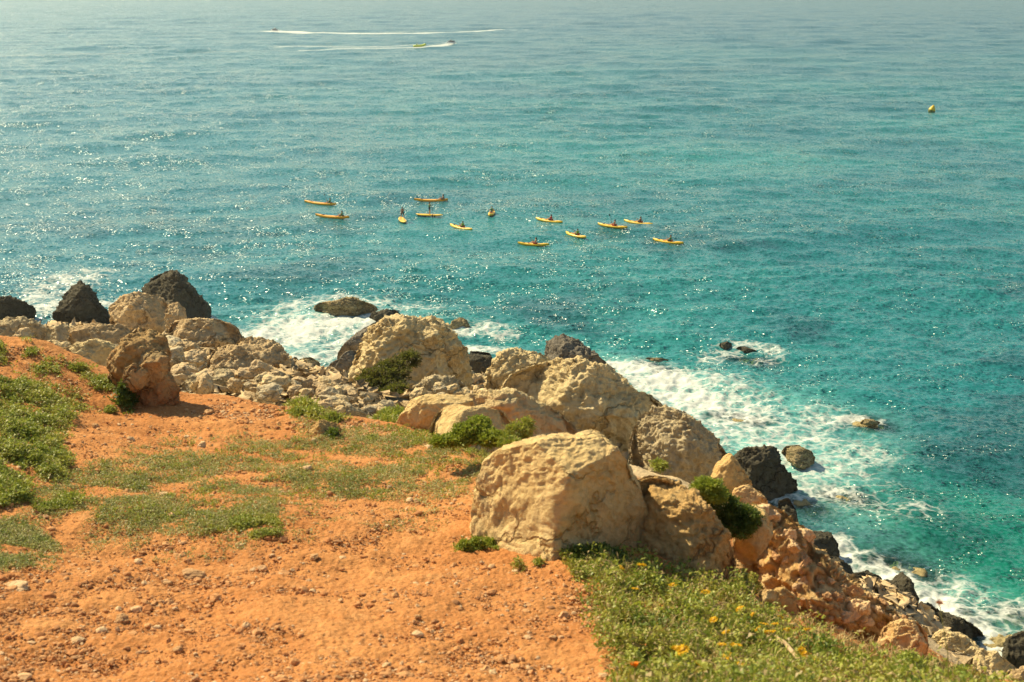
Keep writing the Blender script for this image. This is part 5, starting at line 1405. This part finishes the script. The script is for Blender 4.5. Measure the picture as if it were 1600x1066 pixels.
# personal watercraft, their riders, the towed tube
def watercraft(u, v, hd, label, rlabel):
    c = sea(u, v)
    e = empty('watercraft', (c[0], c[1], 0.1), hd); tag(e, label, 'jet boat', 'personal watercraft with white wakes')
    link('hull', hull_mesh(3.2, 1.15, 0.62, 0.25, 0.0, 1.2), M['white'], e, (0, 0, 0.15))
    link('seat', box_mesh('seat', 1.3, 0.38, 0.36, 0.1), M['trim'], e, (-0.35, 0, 0.62))
    link('cowl', hull_mesh(1.3, 0.62, 0.5, 0.0, 0.0, 1.0), M['trim'], e, (0.65, 0, 0.60))
    hb = new_mesh('handlebar', *tube([(0, -0.36, 0), (0.08, 0, 0.04), (0, 0.36, 0)], [0.025, 0.03, 0.025], 8)); link('handlebar', hb, M['pole'], e, (0.32, 0, 1.05))
    q = c - np.array([math.cos(hd), math.sin(hd), 0]) * 0.25
    person(rlabel, 'ride', (q[0], q[1], 0.84), hd, 'cloth_dark')
    return c
watercraft(430, 49, math.pi * 0.98, 'small white watercraft at the left end of the long straight wake', 'rider on the watercraft with the long straight wake')
w2 = watercraft(705, 68, 0.25, 'small watercraft towing a lime boat at the right end of the curved wake', 'rider on the watercraft towing the lime boat')
c = sea(655, 74)
e = empty('inflatable_boat', (c[0], c[1], 0.25), 0.35); tag(e, 'lime green inflatable boat towed across the far water', 'inflatable')
ring = []
for k in range(33):
    a_ = 2 * math.pi * k / 32; ring.append((1.9 * math.cos(a_) * (1.0 if math.cos(a_) < 0 else 1.15), 0.8 * math.sin(a_), 0.22 + 0.45 * max(0, math.cos(a_)) ** 2))
link('tube', new_mesh('tube', *tube(ring, [0.33] * 33, 12)), M['lime'], e)
link('deck', box_mesh('deck', 3.4, 1.3, 0.1, 0.04), M['lime'], e, (0, 0, 0.05))
person('person in green crouching at the left end of the lime inflatable', 'ride', (c[0] - 0.9, c[1] - 0.3, 0.75), 0.35, 'cloth_bright')
V_, F_ = tube([np.array([c[0] + 2.2, c[1] + .8, 0.8]), (c + w2) / 2 + [0, 0, 0.45], w2 + [-1.5, -.4, 0.5]], [0.025] * 3, 5)
tag(link('tow_rope', new_mesh('tow_rope', V_, F_), M['white']), 'thin tow rope between the lime inflatable and the watercraft', 'rope')
# buoy
c = sea(1455, 174.5)
e = empty('buoy', (c[0], c[1], -0.1)); e.rotation_euler = (0.0, 0.30, 0); tag(e, 'yellow pointed marker buoy alone on the right of the bay', 'buoy')
def lathe(prof, seg=28):
    V_, F_ = [], []
    for r_, z_ in prof:
        for k in range(seg): V_.append((r_ * math.cos(2 * math.pi * k / seg), r_ * math.sin(2 * math.pi * k / seg), z_))
    for i in range(len(prof) - 1):
        for k in range(seg): F_.append((i * seg + k, i * seg + (k + 1) % seg, (i + 1) * seg + (k + 1) % seg, (i + 1) * seg + k))
    return np.array(V_), np.array(F_)
link('cone', new_mesh('cone', *lathe([(0.72, 0.42), (0.70, 0.55), (0.58, 0.82), (0.36, 1.18), (0.16, 1.45), (0.10, 1.52), (0.001, 1.54)])), M['buoy'], e)
link('float_body', new_mesh('float_body', *lathe([(0.001, -0.4), (0.4, -0.35), (0.66, -0.1), (0.74, 0.2), (0.72, 0.42)])), M['weed'], e)
link('top_ring', new_mesh('top_ring', *tube([(0.07 * math.cos(a), 0, 1.58 + 0.07 * math.sin(a)) for a in np.linspace(0, 2 * math.pi, 17)], [0.015] * 17, 6)), M['trim'], e)

# ------------------------------------------------------------------ sea air
def haze():
    t = NT('haze_air')
    v = t.n('ShaderNodeVolumePrincipled')
    v.inputs['Color'].default_value = (0.97, 0.97, 0.92, 1); v.inputs['Density'].default_value = HAZE
    v.inputs['Anisotropy'].default_value = 0.7
    t.l(v.outputs[0], t.out.inputs[1])
    me = bpy.data.meshes.new('haze'); bm = bmesh.new()
    bmesh.ops.create_cube(bm, size=1, matrix=Matrix.Translation((0, 0, 13)) @ Matrix.Diagonal((66000, 66000, 46, 1))); bm.to_mesh(me); bm.free()
    o = link('haze', me, t.m); tag(o, 'pale sea haze over the whole bay', 'haze', kind='stuff')
HAZE = 0.00018
haze()
